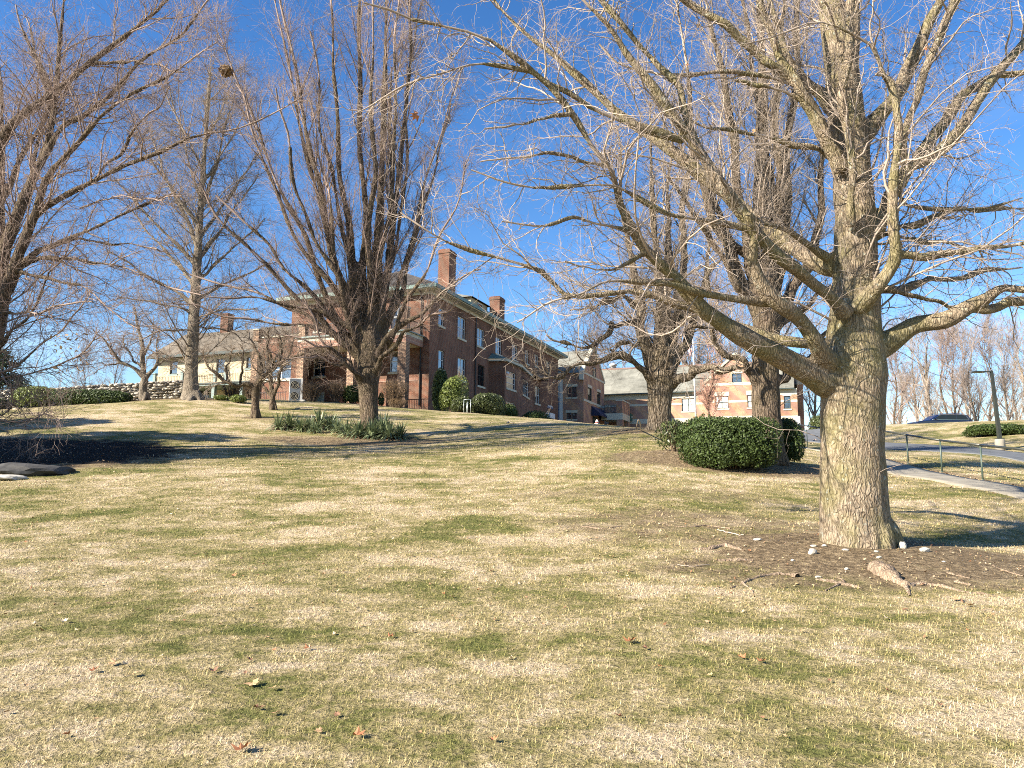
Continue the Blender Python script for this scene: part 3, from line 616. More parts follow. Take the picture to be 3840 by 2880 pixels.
# ---- the upright maple just behind it
g = np.random.default_rng(21)
T2_stems = [chain(22.6, [(2884,1745,128),(2882,1700,112),(2876,1600,102),(2872,1450,96),(2870,1340,94),(2876,1240,100),(2872,1150,110),(2866,1060,86),(2852,900,62),(2850,700,52),(2862,450,42),(2856,200,30),(2850,-100,20),(2848,-350,8)])]
T2_limbs = [
 chain(22.6, [(2884,1180,80),(2905,1080,64),(2930,900,50),(2950,700,42),(2965,450,34),(2985,150,24),(3000,-150,12)], 23.4),
 chain(22.6, [(2865,1210,70),(2820,1110,62),(2780,1050,52),(2720,930,46),(2673,832,40),(2637,690,34),(2610,520,28),(2575,320,20),(2545,100,12),(2520,-60,6)], 22.0),
 chain(22.6, [(2890,1200,60),(2960,1120,46),(3020,1010,38),(3060,880,32),(3085,700,26),(3110,450,18),(3130,200,10)], 23.2),
 chain(22.4, [(2860,1130,60),(2815,980,44),(2790,800,38),(2760,600,32),(2735,434,27),(2690,217,20),(2655,0,13),(2630,-160,6)], 21.8),
 chain(22.8, [(2872,1080,56),(2895,880,44),(2880,640,36),(2850,470,32),(2825,300,24),(2800,60,15),(2785,-120,8)], 23.6),
 chain(22.7, [(2890,1060,50),(2912,860,38),(2920,600,32),(2915,350,26),(2930,80,16),(2936,-140,8)], 22),
 chain(22.6, [(2862,1160,46),(2780,1080,34),(2700,960,26),(2620,830,20),(2540,700,14),(2460,600,8)], 21),
 chain(22.5, [(2848,1440,44),(2820,1405,32),(2780,1370,28),(2735,1325,26),(2695,1290,22),(2665,1230,18),(2645,1170,14),(2600,1100,9)], 21.6),
 chain(22.5, [(2905,1435,46),(2945,1405,34),(2985,1375,30),(3030,1340,24),(3080,1280,20),(3150,1220,14)], 23.5),
 chain(22.6, [(2885,1260,44),(2935,1210,34),(2990,1170,26),(3060,1120,20),(3120,1060,14)], 23.8),
 chain(22.4, [(2850,1270,34),(2790,1240,24),(2720,1225,18),(2640,1230,14),(2560,1250,8)], 20.8),
 chain(22.6, [(2860,1000,36),(2740,900,24),(2660,700,18),(2560,560,12),(2500,440,7)], 22.2)]
b2 = onG(2884, 22.6); b2[2] -= .05
tree('maple_tree', 'tall bare maple with upright stems standing in mulch beside the clipped round bush', b2, T2_stems, T2_limbs,
  [dict(n=150, t0=.2, ang=(18, 45), length=(.26, None), K=9, rr=.45, rmin=.012, rmax=.035, up=.18, wob=.12, S=6, lw=1.2),
   dict(n=1500, t0=.12, ang=(25, 55), length=(1.3, .5), K=6, rr=.5, rmin=.007, rmax=.014, up=.14, wob=.16, S=4),
   dict(n=8500, t0=.12, ang=(25, 65), length=(.55, .2), K=5, rr=.55, rmin=.004, rmax=.007, up=.1, wob=.16, S=3),
   dict(n=12000, t0=.12, ang=(25, 60), length=(.28, .1), K=4, rr=.6, rmin=.0028, rmax=.004, up=.1, wob=.15, S=3)],
  g, M_bark_brown, M_twig, wig=1.6, voxel=.035, nroots=7, root_sp=1.05, amp=.03, limb_thr=.06, Sbig=16)

# ---- the old split maple with a broken drooping limb
g = np.random.default_rng(31)
T3_stems = [chain(31, [(2470,1612,92),(2470,1580,80),(2472,1520,78),(2476,1470,86),(2484,1400,104),(2484,1340,92),(2478,1250,46),(2472,1120,36),(2462,960,30),(2448,780,24),(2440,560,16),(2436,380,8)])]
T3_limbs = [
 chain(31, [(2462,1400,66),(2436,1340,52),(2418,1280,42),(2402,1200,36),(2386,1090,30),(2360,930,24),(2340,760,18),(2320,600,12),(2310,460,6)], 30.4),
 chain(31, [(2500,1400,66),(2520,1320,50),(2530,1230,40),(2548,1100,34),(2560,940,28),(2572,760,22),(2585,600,15),(2590,460,8)], 31.6),
 chain(31.2, [(2500,1360,54),(2510,1260,40),(2506,1120,32),(2500,940,26),(2510,760,20),(2520,560,12)], 32),
 chain(31, [(2530,1360,44),(2565,1290,34),(2596,1200,28),(2625,1090,22),(2650,960,16),(2670,820,9)], 32),
 chain(30.8, [(2446,1425,36),(2424,1400,30),(2405,1377,27),(2380,1348,27),(2332,1344,26),(2269,1351,24),(2206,1365,20),(2160,1362,16),(2111,1392,15),(2070,1414,13),(2052,1408,10),(2040,1340,7),(2028,1280,4)], 29.4),
 chain(29.6, [(2072,1414,9),(2020,1412,7),(1985,1380,5),(1960,1350,3)], 29.2),
 chain(31, [(2512,1445,46),(2554,1412,34),(2601,1401,29),(2649,1387,26),(2700,1377,23),(2760,1376,19),(2830,1385,14)], 28.6),
 chain(31, [(2408,1215,30),(2360,1208,25),(2310,1212,24),(2285,1222,23),(2272,1258,20),(2248,1280,17),(2221,1292,15),(2158,1290,12),(2100,1278,9),(2040,1262,5)], 29.6),
 chain(31, [(2395,1150,26),(2330,1120,20),(2270,1130,15),(2200,1160,10),(2130,1175,5)], 29.4),
 chain(31, [(2420,1300,22),(2380,1290,15),(2330,1290,10),(2290,1320,6)], 29.8),
 chain(31, [(2540,1200,26),(2600,1140,20),(2650,1060,16),(2700,960,10)], 30)]
b3 = onG(2470, 31); b3[2] -= .05
tree('maple_tree', 'old leaning maple with deeply furrowed trunk and a split drooping limb before the gabled wing', b3, T3_stems, T3_limbs,
  [dict(n=150, t0=.2, ang=(20, 55), length=(.26, None), K=9, rr=.45, rmin=.014, rmax=.045, up=.12, wob=.2, S=6, lw=1.2),
   dict(n=1100, t0=.12, ang=(25, 60), length=(1.3, .5), K=6, rr=.5, rmin=.009, rmax=.018, up=.08, wob=.2, S=4),
   dict(n=5500, t0=.12, ang=(25, 60), length=(.65, .25), K=5, rr=.55, rmin=.005, rmax=.008, up=.08, wob=.18, S=3),
   dict(n=7000, t0=.12, ang=(25, 60), length=(.32, .1), K=4, rr=.6, rmin=.0035, rmax=.005, up=.08, wob=.15, S=3)],
  g, M_bark_old, M_twig_dark, wig=2, voxel=.05, nroots=9, root_sp=1.15, amp=.06, limb_thr=.08, Sbig=14)

# ---- the many-stemmed vase-shaped tree behind the yucca bed
g = np.random.default_rng(41)
T4_stems = [chain(33, [(1388,1660,92),(1386,1610,70),(1384,1540,68),(1383,1470,72),(1385,1410,84),(1388,1350,98),(1388,1290,96),(1392,1220,66),(1400,1120,42),(1412,950,32),(1428,700,24),(1440,400,18),(1448,100,12),(1452,-200,7)])]
T4_limbs = [
 chain(33, [(1375,1340,50),(1340,1230,34),(1290,1100,27),(1235,920,22),(1190,650,17),(1120,330,13),(1060,60,9),(1020,-140,5)], 31),
 chain(33, [(1380,1300,48),(1350,1150,32),(1318,960,26),(1288,700,21),(1265,400,16),(1240,120,11),(1225,-160,5)], 33.5),
 chain(33, [(1384,1290,52),(1372,1130,34),(1362,900,28),(1356,600,22),(1352,300,16),(1345,0,11),(1340,-200,6)], 34),
 chain(33, [(1400,1280,48),(1430,1120,32),(1470,900,26),(1500,620,20),(1525,330,14),(1545,60,9),(1560,-120,5)], 34),
 chain(33, [(1400,1290,40),(1420,1150,28),(1440,960,24),(1462,700,19),(1480,420,14),(1490,140,9),(1496,-100,5)], 32),
 chain(33, [(1405,1310,36),(1455,1200,24),(1515,1040,19),(1575,850,15),(1630,620,11),(1680,400,6)], 34.5),
 chain(33, [(1378,1340,40),(1320,1220,26),(1240,1090,21),(1130,900,17),(1020,680,13),(930,450,8),(880,300,5)], 31),
 chain(33, [(1374,1360,38),(1300,1260,24),(1200,1150,19),(1080,1010,15),(950,860,11),(820,740,6)], 32),
 chain(33, [(1372,1370,34),(1290,1290,22),(1180,1210,17),(1040,1130,13),(880,1070,9),(720,1040,5)], 33.5),
 chain(32.9, [(1368,1350,30),(1310,1210,22),(1250,1030,18),(1150,800,14),(1080,560,10),(1030,330,6)], 30),
 chain(33, [(1382,1300,36),(1335,1130,24),(1290,900,19),(1240,640,15),(1195,380,11),(1165,120,7)], 32),
 chain(33, [(1388,1290,34),(1392,1100,26),(1390,850,21),(1395,560,16),(1400,260,12),(1398,-60,7)], 31),
 chain(33, [(1392,1290,30),(1410,1080,23),(1436,820,18),(1450,560,14),(1470,260,9)], 35),
 chain(32.8, [(1410,1350,34),(1450,1280,22),(1520,1215,18),(1600,1150,14),(1690,1080,10),(1790,1010,5)], 30.5),
 chain(32.8, [(1400,1400,30),(1450,1330,18),(1520,1250,14),(1620,1180,10),(1700,1150,5)], 29.5),
 chain(32.8, [(1365,1440,30),(1335,1395,17),(1290,1350,13),(1230,1310,10),(1150,1275,7),(1040,1250,4)], 30.5),
 chain(32.8, [(1362,1450,26),(1320,1385,17),(1268,1330,13),(1200,1250,10),(1140,1150,7)], 31.5),
 chain(32.8, [(1360,1452,20),(1300,1372,12),(1220,1350,9),(1120,1340,6),(1010,1330,3)], 30),
 chain(33, [(1380,1320,36),(1340,1260,22),(1230,1180,17),(1100,1140,13),(950,1125,9),(800,1120,5)], 31)]
for k, (tx, ty, w0) in enumerate([(640,560,22),(820,100,24),(1000,-100,24),(1600,-100,20),(1720,260,16),(1780,560,14),(620,1130,14),(1150,350,18)]):
    bx_, by_ = 1385 + (tx - 1385) * .03 + g.uniform(-8, 8), g.uniform(1240, 1380)
    pts = [(bx_ + (tx - bx_) * (s**.9) + 14 * math.sin(s * 9 + tx), by_ + (ty - by_) * (s**1.08), w0 * 1.0 * (1 - s)**.9 + 2.5 + (8 if s == 0 else 0)) for s in (0, .15, .32, .5, .7, .86, 1)]
    T4_limbs.append(chain(33, pts, 33 + g.uniform(-4, 4)))
b4 = onG(1388, 33); b4[2] -= .05
tree('vase_shaped_tree', 'bare vase-shaped tree with many upright stems rising from a bed of spiky yuccas', b4, T4_stems, T4_limbs,
  [dict(n=300, t0=.2, ang=(14, 42), length=(.26, None), K=9, rr=.5, rmin=.011, rmax=.035, up=.22, wob=.07, S=5, lw=1.2),
   dict(n=3000, t0=.1, ang=(20, 58), length=(1.25, .5), K=6, rr=.5, rmin=.0065, rmax=.012, up=.10, wob=.19, S=3),
   dict(n=22000, t0=.1, ang=(22, 65), length=(.6, .25), K=5, rr=.55, rmin=.0038, rmax=.0055, up=.06, wob=.15, S=3),
   dict(n=22000, t0=.12, ang=(25, 65), length=(.32, .12), K=3, rr=.6, rmin=.0035, rmax=.005, up=.05, wob=.15, S=3)],
  g, M_bark_brown, M_twig_red, wig=2.2, voxel=.045, nroots=9, root_sp=1.1, amp=.035, limb_thr=.10, Sbig=14)

# ---- tree at the left edge
g = np.random.default_rng(51)
T9_stems = [chain(24, [(-172,1745,140),(-168,1700,126),(-140,1600,112),(-90,1420,100),(-50,1300,92),(-10,1180,70),(0,1080,56),(10,960,46),(76,779,38),(120,680,32),(164,577,28),(195,460,24),(212,330,20),(222,180,15),(240,0,10),(250,-160,5)])]
T9_limbs = [
 chain(24, [(-60,1330,70),(-20,1240,50),(25,1106,42),(63,980,36),(126,804,29),(176,665,24),(277,552,20),(378,439,17),(504,350,13),(592,300,10),(700,235,7),(820,160,4)], 21.75),
 chain(24, [(40,1060,36),(90,900,30),(126,817,28),(239,741,24),(353,678,21),(491,602,17),(630,552,14),(756,514,11),(900,483,8),(1040,420,5),(1150,340,3)], 21),
 chain(24, [(30,1100,30),(76,1005,26),(150,950,22),(202,917,19),(302,867,16),(441,817,12),(567,766,8),(640,720,4)], 22.5),
 chain(24, [(0,1130,30),(38,1030,26),(126,980,20),(214,968,15),(300,972,13),(378,987,11),(529,1030,9),(640,1080,7),(760,1100,4)], 21.9),
 chain(24.75, [(-100,1350,60),(-60,1000,46),(-40,700,38),(0,530,34),(99,424,30),(199,345,26),(318,245,22),(464,152,18),(564,66,14),(640,-20,10),(700,-120,6)], 23.25),
 chain(24, [(140,640,24),(225,491,24),(312,431,21),(398,365,19),(497,265,16),(630,166,13),(730,66,9),(810,-40,5)], 22.8),
 chain(24, [(-70,1350,50),(-5,1190,30),(7,1000,24),(7,862,21),(7,597,17),(15,400,13),(-10,200,8)], 25.5),
 chain(24.75, [(-60,820,36),(-10,760,26),(60,640,22),(150,480,19),(190,350,17),(120,180,13),(60,20,8)], 25.5),
 chain(24, [(120,700,18),(130,560,16),(190,420,14),(150,250,11),(90,60,7)], 26.25),
 chain(24, [(-40,1260,30),(0,1182,19),(60,1178,14),(126,1169,11),(230,1150,8),(340,1130,5)], 21.75),
 chain(24, [(-50,1440,30),(0,1404,15),(63,1371,12),(160,1290,9),(260,1200,6),(330,1120,4)], 22.2),
 chain(24, [(-60,1450,24),(50,1409,10),(169,1388,8),(253,1354,6),(329,1299,4),(380,1240,3)], 21.6),
 chain(24, [(-40,1330,24),(60,1240,14),(140,1120,10),(210,1000,7),(260,900,4)], 22.5),
 chain(24, [(-90,1600,20),(0,1560,8),(25,1540,7),(50,1500,5),(45,1440,4)], 21.9),
 chain(24, [(-90,1610,16),(0,1584,6),(84,1577,5),(156,1560,4),(220,1575,2.5)], 21.6),
 chain(24, [(0,1080,26),(60,1020,18),(180,1040,13),(300,1080,9),(420,1160,6),(520,1230,4)], 21.45),
 chain(24, [(202,917,14),(330,900,11),(470,920,8),(600,930,5)], 23.1),
 chain(24, [(300,780,12),(420,740,9),(560,750,6),(680,730,4)], 21),
 chain(24, [(318,245,16),(430,230,12),(560,240,9),(680,270,5)], 22.5),
 chain(23.25, [(353,678,14),(450,560,10),(560,430,7),(640,330,4)], 22.2)]
b9 = onG(-172, 24); b9[2] -= .05
tree('maple_tree', 'bare spreading tree leaning in at the left edge, its trunk outside the picture', b9, T9_stems, T9_limbs,
  [dict(n=300, t0=.15, ang=(25, 55), length=(.28, None), K=9, rr=.42, rmin=.012, rmax=.03, up=.10, wob=.14, S=5, lw=1.1),
   dict(n=2400, t0=.08, ang=(30, 65), length=(1.3, .5), K=8, rr=.5, rmin=.006, rmax=.012, up=.04, wob=.2, S=4),
   dict(n=13000, t0=.1, ang=(30, 68), length=(.6, .25), K=5, rr=.55, rmin=.004, rmax=.006, up=.04, wob=.14, S=3),
   dict(n=17000, t0=.1, ang=(30, 65), length=(.26, .1), K=4, rr=.6, rmin=.0026, rmax=.004, up=.04, wob=.15, S=3)],
  g, M_bark_brown, M_twig_red, voxel=.04, nroots=6, root_sp=1.5, amp=.02, limb_thr=.055, Sbig=14)

# ---- tall straight tree in front of the cream house
g = np.random.default_rng(61)
T7_stems = [chain(45, [(716,1500,84),(716,1470,60),(717,1400,47),(722,1300,44),(727,1200,40),(735,1080,35),(744,920,30),(755,740,24),(768,540,17),(782,360,11),(794,200,6)])]
T7_limbs = []
for k, (py0, dx, dy, w0) in enumerate([(1150,-330,-210,15),(1130,300,-150,14),(1080,-250,-300,15),(1060,260,-240,14),(1000,-310,-330,16),(980,230,-330,15),(930,-180,-420,18),
      (900,240,-350,14),(850,-250,-350,14),(820,130,-480,15),(760,-120,-440,13),(700,190,-330,11),(640,-160,-330,10),(560,120,-300,8),(1180,-290,-60,11),(1200,240,-40,10),(1240,-250,60,9),(1230,220,70,8)]):
    x0 = np.interp(py0, [200, 560, 900, 1500], [794, 768, 745, 716]); dd = g.uniform(-3, 3)
    T7_limbs.append(chain(45, [(x0, py0, w0 * 1.4), (x0 + dx*.15, py0 + dy*.12 - 12, w0), (x0 + dx*.5, py0 + dy*.42 - 22, w0*.7), (x0 + dx*.8, py0 + dy*.75 - 12, w0*.42), (x0 + dx, py0 + dy, w0*.2)], 45 + dd))
b7 = onG(716, 45); b7[2] -= .05
tree('oak_tree', 'tall straight oak in front of the cream house, trunk flaring above pale roots', b7, T7_stems, T7_limbs,
  [dict(n=260, t0=.12, ang=(35, 65), length=(.25, None), K=8, rr=.4, rmin=.016, rmax=.05, up=.06, wob=.16, S=5, lw=1.1),
   dict(n=2600, t0=.1, ang=(30, 65), length=(1.7, .5), K=6, rr=.5, rmin=.010, rmax=.018, up=.04, wob=.2, S=3),
   dict(n=11000, t0=.1, ang=(30, 65), length=(.8, .25), K=4, rr=.55, rmin=.006, rmax=.010, up=.03, wob=.2, S=3)],
  g, M_bark_grey, M_twig_dark, voxel=.07, nroots=9, root_sp=1.5, amp=.03, limb_thr=.12, Sbig=14)

# ---- small ornamental trees
g = np.random.default_rng(71)
small_lv = lambda n1, n2, n3, s=1.0: [dict(n=n1, t0=.3, ang=(25, 60), length=(.45, None), K=8, rr=.5, rmin=.014, rmax=.04, up=.08, wob=.24, S=5),
   dict(n=n2, t0=.15, ang=(30, 65), length=(.8*s, .3*s), K=6, rr=.5, rmin=.008, rmax=.014, up=.06, wob=.26, S=4),
   dict(n=n3, t0=.1, ang=(30, 65), length=(.42*s, .15*s), K=5, rr=.6, rmin=.005, rmax=.007, up=.05, wob=.22, S=3)]
b5 = onG(956, 38); b5[2] -= .03
tree('crabapple_tree', 'small bare crabapple with short forked trunk on the lawn left of the yuccas', b5,
  [chain(38, [(956,1578,36),(956,1550,31),(958,1510,28),(960,1462,30),(975,1430,24),(1005,1400,20),(1032,1374,18),(1052,1340,12),(1056,1290,9),(1040,1240,5)])],
  [chain(38, [(960,1455,24),(930,1444,18),(880,1442,15),(840,1428,12),(800,1395,9),(770,1350,6),(760,1310,4)], 37),
   chain(38, [(990,1420,20),(978,1370,13),(965,1320,10),(940,1270,7),(920,1220,4)], 38.5),
   chain(38, [(1028,1378,16),(1012,1330,11),(1004,1280,8),(1010,1230,5)], 37.5),
   chain(38, [(1036,1370,14),(1080,1345,10),(1130,1330,8),(1190,1325,5)], 37),
   chain(38, [(900,1440,11),(905,1390,8),(915,1340,6),(900,1290,4)], 38.2),
   chain(38, [(860,1436,9),(850,1390,7),(862,1340,5),(880,1300,3)], 37.5)],
  small_lv(60, 420, 1900), g, M_bark_brown, M_twig_dark, voxel=.03, nroots=5, root_sp=1.5, limb_thr=.05, group='small crabapple trees', Sbig=10)
b6 = onG(1020, 42); b6[2] -= .03
tree('crabapple_tree', 'slender twisted crabapple standing right behind the forked one', b6,
  [chain(42, [(1021,1545,26),(1020,1515,21),(1022,1484,20),(1016,1440,16),(1013,1400,13),(1005,1350,9),(1000,1290,6),(1005,1230,4)])],
  [chain(42, [(1024,1488,16),(1040,1450,13),(1046,1410,11),(1060,1370,9),(1085,1320,6),(1110,1260,4)], 41.4),
   chain(42, [(1020,1490,13),(1000,1462,10),(980,1440,8),(970,1400,5)], 42.5),
   chain(42, [(1013,1400,9),(1040,1340,7),(1060,1290,5),(1070,1240,3)], 41)],
  small_lv(50, 320, 1400), g, M_bark_brown, M_twig_dark, voxel=.03, nroots=4, root_sp=1.5, limb_thr=.05, group='small crabapple trees', Sbig=10)
b8 = onG(536, 46); b8[2] -= .03
tree('dogwood_tree', 'small twisted bare tree in front of the dry stone wall', b8,
  [chain(46, [(536,1510,34),(536,1480,28),(537,1450,29),(543,1418,24),(538,1395,17),(534,1340,15),(534,1290,13),(520,1240,10),(512,1200,7),(505,1150,4)])],
  [chain(46, [(540,1415,20),(506,1383,14),(456,1362,12),(430,1330,10),(414,1303,8),(390,1275,6),(371,1257,5),(345,1235,3)], 45),
   chain(46, [(545,1418,20),(570,1390,14),(584,1370,12),(592,1330,9),(585,1290,8),(596,1250,6),(605,1215,4)], 46),
   chain(46, [(582,1375,10),(610,1355,8),(640,1340,5),(660,1330,3)], 46),
   chain(46, [(536,1380,10),(500,1345,8),(475,1310,6),(460,1260,4)], 46.5),
   chain(46, [(456,1362,8),(425,1365,6),(390,1375,4),(350,1400,3)], 45),
   chain(46, [(536,1330,9),(560,1290,7),(575,1240,5),(560,1190,3)], 46)],
  small_lv(50, 300, 1200), g, M_bark_grey, M_twig_red, voxel=.03, nroots=5, root_sp=1.5, limb_thr=.05, Sbig=10)

# ---- procedural free trees for the background
def free_tree(name, H, r, g, bark, twig, nl=12, spread=.45, lv=(70, 500, 2600), fork=.3, rt=.012):
    root = bpy.data.objects.new(name, None); COL.objects.link(root)
    st = resample([(0,0,-.3,r*1.4),(0,0,.3,r),(g.uniform(-.2,.2),g.uniform(-.2,.2),H*.35,r*.8),(g.uniform(-.5,.5),g.uniform(-.4,.4),H*.7,r*.45),(g.uniform(-.8,.8),g.uniform(-.6,.6),H,r*.1)], 22)[None]
    L1 = sprout(st, nl, g, t0=fork, ang=(22, 50), length=(H*.42, H*.08), K=12, rr=.6, rmin=.03, rmax=r*.6, up=.25, wob=.12, taper=.15)
    b_ = np.concatenate([resample_n(st, 12), L1])
    L2 = sprout(b_, lv[0], g, t0=.2, ang=(20, 50), length=(H*.2, H*.06), K=8, rr=.5, rmin=.02, rmax=.07, up=.2, wob=.15)
    L3 = sprout(np.concatenate([resample_n(b_, 8), L2]), lv[1], g, t0=.15, ang=(22, 55), length=(H*.1, H*.03), K=6, rr=.5, rmin=rt*1.1, rmax=.03, up=.14, wob=.18)
    L4 = sprout(np.concatenate([resample_n(L2, 6), L3]), lv[2], g, t0=.1, ang=(25, 60), length=(H*.05, H*.015), K=4, rr=.6, rmin=rt*.6, rmax=rt, up=.08, wob=.2)
    V, Q = tubes(st, 9); link('trunk', np_mesh('trunk', V, Q), bark, root)
    V, Q = merge_tubes([(L1, 6), (L2, 5), (L3, 4), (L4, 3)]); link('crown', np_mesh('crown', V, Q), twig, root)
    return root
def place(root, p, rz, sc, label, cat='tree', group=None, first=False):
    o = root if first else copy_tree(root)
    o.location = tuple(p); o.rotation_euler.z = rz; o.scale = sc if hasattr(sc, '__len__') else (sc,) * 3
    tag(o, label, cat, group); return o
g = np.random.default_rng(81)
protos = [free_tree('woodland_tree', 12, .2, g, M_bark_grey, M_twig_far, 12), free_tree('woodland_tree', 12, .26, g, M_bark_grey, M_twig, 16, fork=.18),
          free_tree('woodland_tree', 12, .17, g, M_bark_brown, M_twig_red, 10, fork=.4)]
used = [False] * 3
def ft(k, px, D, H, label, rz=None, group='bare trees beyond the car park'):
    p = onG(px, D); p[2] -= .3
    place(protos[k], p, g.uniform(0, 6.28) if rz is None else rz, (H / 12,) * 3, label, 'tree', group, not used[k]); used[k] = True
for (k, px, D, H, lb) in [
   (0, 3185, 88, 10, 'bare tree showing in the gap right of the big maple trunk, tallest there'),
   (2, 3360, 84, 10.5, 'thin bare tree directly above the cream hydrant'),
   (1, 3500, 80, 11.2, 'wide multi-stemmed bare tree standing right behind the parked car'),
   (0, 3440, 92, 13, 'bare tree behind the front end of the parked car'),
   (2, 3590, 90, 12.5, 'reddish bare tree behind the rear window of the parked car'),
   (0, 3660, 84, 11, 'bare tree between the parked car and the lamp post'),
   (2, 3720, 92, 13.5, 'tall reddish tree directly behind the lamp head'),
   (0, 3790, 88, 12, 'bare tree just right of the lamp post'),
   (1, 3850, 82, 11, 'broad bare tree cut by the right edge of the picture'),
   (2, 3280, 96, 12.5, 'slim tree at the left end of the row beyond the car park'),
   (2, 3560, 100, 14.5, 'far slender tree rising above the middle of the parked car'),
   (0, 3640, 104, 15, 'far tall tree above the gap right of the parked car'),
   (2, 3820, 104, 14.5, 'far reddish tree high at the right edge'),
   (0, 3380, 104, 14, 'far tree standing tall behind the hydrant')]: ft(k, px, D, H, lb)
for (k, px, D, H, lb) in [
   (0, 3058, 92, 13, 'pale trunked bare tree at the right end of the long brick wing'),
   (2, 2250, 104, 14, 'distant bare treetop above the round roof vent'), (0, 2340, 108, 14.5, 'distant bare treetop left of the old split maple'),
   (2, 2560, 104, 18, 'distant bare tree behind the roof left of the flagpole'), (0, 2640, 108, 20, 'distant bare tree behind the roof right of the flagpole'),
   (2, 2720, 104, 19, 'distant reddish tree behind the brick gable'), (0, 2960, 104, 16.5, 'distant bare tree above the right end of the long roof'),
   (0, 2790, 110, 19, 'distant bare tree behind the peak of the brick gable')]: ft(k, px, D, H, lb, group='bare trees behind the long wing')
for (px, D, H, lb) in [(295, 74, 4.6, 'pinkish treetop peeking over the stone wall, left one of two'), (415, 76, 5.0, 'pinkish treetop peeking over the stone wall, right one of two')]:
    p = onG(px, D); place(protos[2], p, g.uniform(0, 6), (H / 12 * 1.5, H / 12 * 1.5, H / 12 * 1.35), lb, 'tree', 'treetops behind the stone wall')
# ------------------------------------------------------------------ buildings: all share one orientation
ROT = -21.0
class Site:
    def __init__(s, ox, oy, rot):
        s.o = np.array([ox, oy]); a = R(rot); s.c, s.s = math.cos(a), math.sin(a); s.rot = a
    def loc(s, p):
        d = np.array(p[:2]) - s.o; return s.c * d[0] + s.s * d[1], -s.s * d[0] + s.c * d[1]
    def world(s, x, y): return s.o[0] + s.c * x - s.s * y, s.o[1] + s.s * x + s.c * y
    def fy(s, px, py, c=0.):       # photo pixel on the plane y'=c -> x', z
        d = ray(px, py); a = -s.s * d[0] + s.c * d[1]; b = s.s * s.o[0] - s.c * s.o[1]; t = (c - b) / a
        return s.loc(d * t)[0], EYE + d[2] * t
    def fx(s, px, py, c=0.):       # on the plane x'=c -> y', z
        d = ray(px, py); a = s.c * d[0] + s.s * d[1]; b = -s.c * s.o[0] - s.s * s.o[1]; t = (c - b) / a
        return s.loc(d * t)[1], EYE + d[2] * t
SA = Site(-6.2, 55.0, ROT)
def building(name, label, cat='building', group=None):
    return empty(name, (SA.o[0], SA.o[1], 0), label, cat, group, rz=SA.rot)

class Fac:
    """a facade: origin, unit vector along it (e), unit vector into the wall (n)"""
    def __init__(s, ox, oy, e, n): s.o = np.array([ox, oy, 0.]); s.e = np.array([*e, 0.]); s.n = np.array([*n, 0.])
    def p(s, u, d, z): return s.o + s.e * u + s.n * d + np.array([0, 0, z])
    def box(s, mb, u0, u1, d0, d1, z0, z1):
        c = s.p((u0 + u1) / 2, (d0 + d1) / 2, (z0 + z1) / 2)
        mb.obox(c, s.e, -s.n, np.array([0, 0, 1.]), abs(u1 - u0) / 2, abs(d1 - d0) / 2, abs(z1 - z0) / 2); return mb
def FY(c): return Fac(0, c, (1, 0), (0, 1))
def FX(c): return Fac(c, 0, (0, 1), (-1, 0))

def wall(fac, u0, u1, z0, z1, holes, parent, mat, name='wall', depth=.22):
    us = sorted({u0, u1, *[h[0] for h in holes], *[h[1] for h in holes]}); zs = sorted({z0, z1, *[h[2] for h in holes], *[h[3] for h in holes]})
    us = [u for u in us if u0 <= u <= u1]; zs = [z for z in zs if z0 <= z <= z1]; mb = MB()
    for a, b in zip(us[:-1], us[1:]):
        for c, d in zip(zs[:-1], zs[1:]):
            m = ((a + b) / 2, (c + d) / 2)
            if any(h[0] < m[0] < h[1] and h[2] < m[1] < h[3] for h in holes): continue
            mb.poly([fac.p(a, 0, c), fac.p(b, 0, c), fac.p(b, 0, d), fac.p(a, 0, d)])
    for h in holes:
        a, b, c, d = h[:4]
        for q in (((a,c),(b,c)), ((b,c),(b,d)), ((b,d),(a,d)), ((a,d),(a,c))):
            (ua, za), (ub, zb) = q
            mb.poly([fac.p(ua, 0, za), fac.p(ua, depth, za), fac.p(ub, depth, zb), fac.p(ub, 0, zb)])
    return mb.build(name, mat, parent)
def window(fac, u0, u1, z0, z1, parent, frame=None, glass=None, nv=1, nh=1, sill=True, lintel=0, fw=.07, rec=.1, sillmat=None):
    """frame with sash bars, a pane behind it, a stone sill and perhaps a lintel"""
    frame = frame or M_white; glass = glass or M_glass; mb = MB()
    e = .003
    fac.box(mb, u0 + e, u0 + fw, rec, rec + .07, z0 + e, z1 - e); fac.box(mb, u1 - fw, u1 - e, rec, rec + .07, z0 + e, z1 - e)
    fac.box(mb, u0 + fw, u1 - fw, rec, rec + .07, z0 + e, z0 + fw); fac.box(mb, u0 + fw, u1 - fw, rec, rec + .07, z1 - fw, z1 - e)
    for k in range(1, nv + 1): u = u0 + (u1 - u0) * k / (nv + 1); fac.box(mb, u - fw * .4, u + fw * .4, rec + .01, rec + .06, z0 + fw, z1 - fw)
    for k in range(1, nh + 1): z = z0 + (z1 - z0) * k / (nh + 1); fac.box(mb, u0 + fw, u1 - fw, rec + .004, rec + .066, z - fw * .4, z + fw * .4)
    w_ = mb.build('window', frame, parent)
    p = MB(); p.poly([fac.p(u0 + e, rec + .04, z0 + e), fac.p(u1 - e, rec + .04, z0 + e), fac.p(u1 - e, rec + .04, z1 - e), fac.p(u0 + e, rec + .04, z1 - e)]).build('pane', glass, w_)
    if sill: fac.box(MB(), u0 - .1, u1 + .1, -.07, .12, z0 - .17, z0 - .002).build('sill', sillmat or M_stone, w_)
    if lintel: fac.box(MB(), u0 - .12, u1 + .12, -.03, .1, z1 + .003, z1 + lintel).build('lintel', M_stone, w_)
    return w_
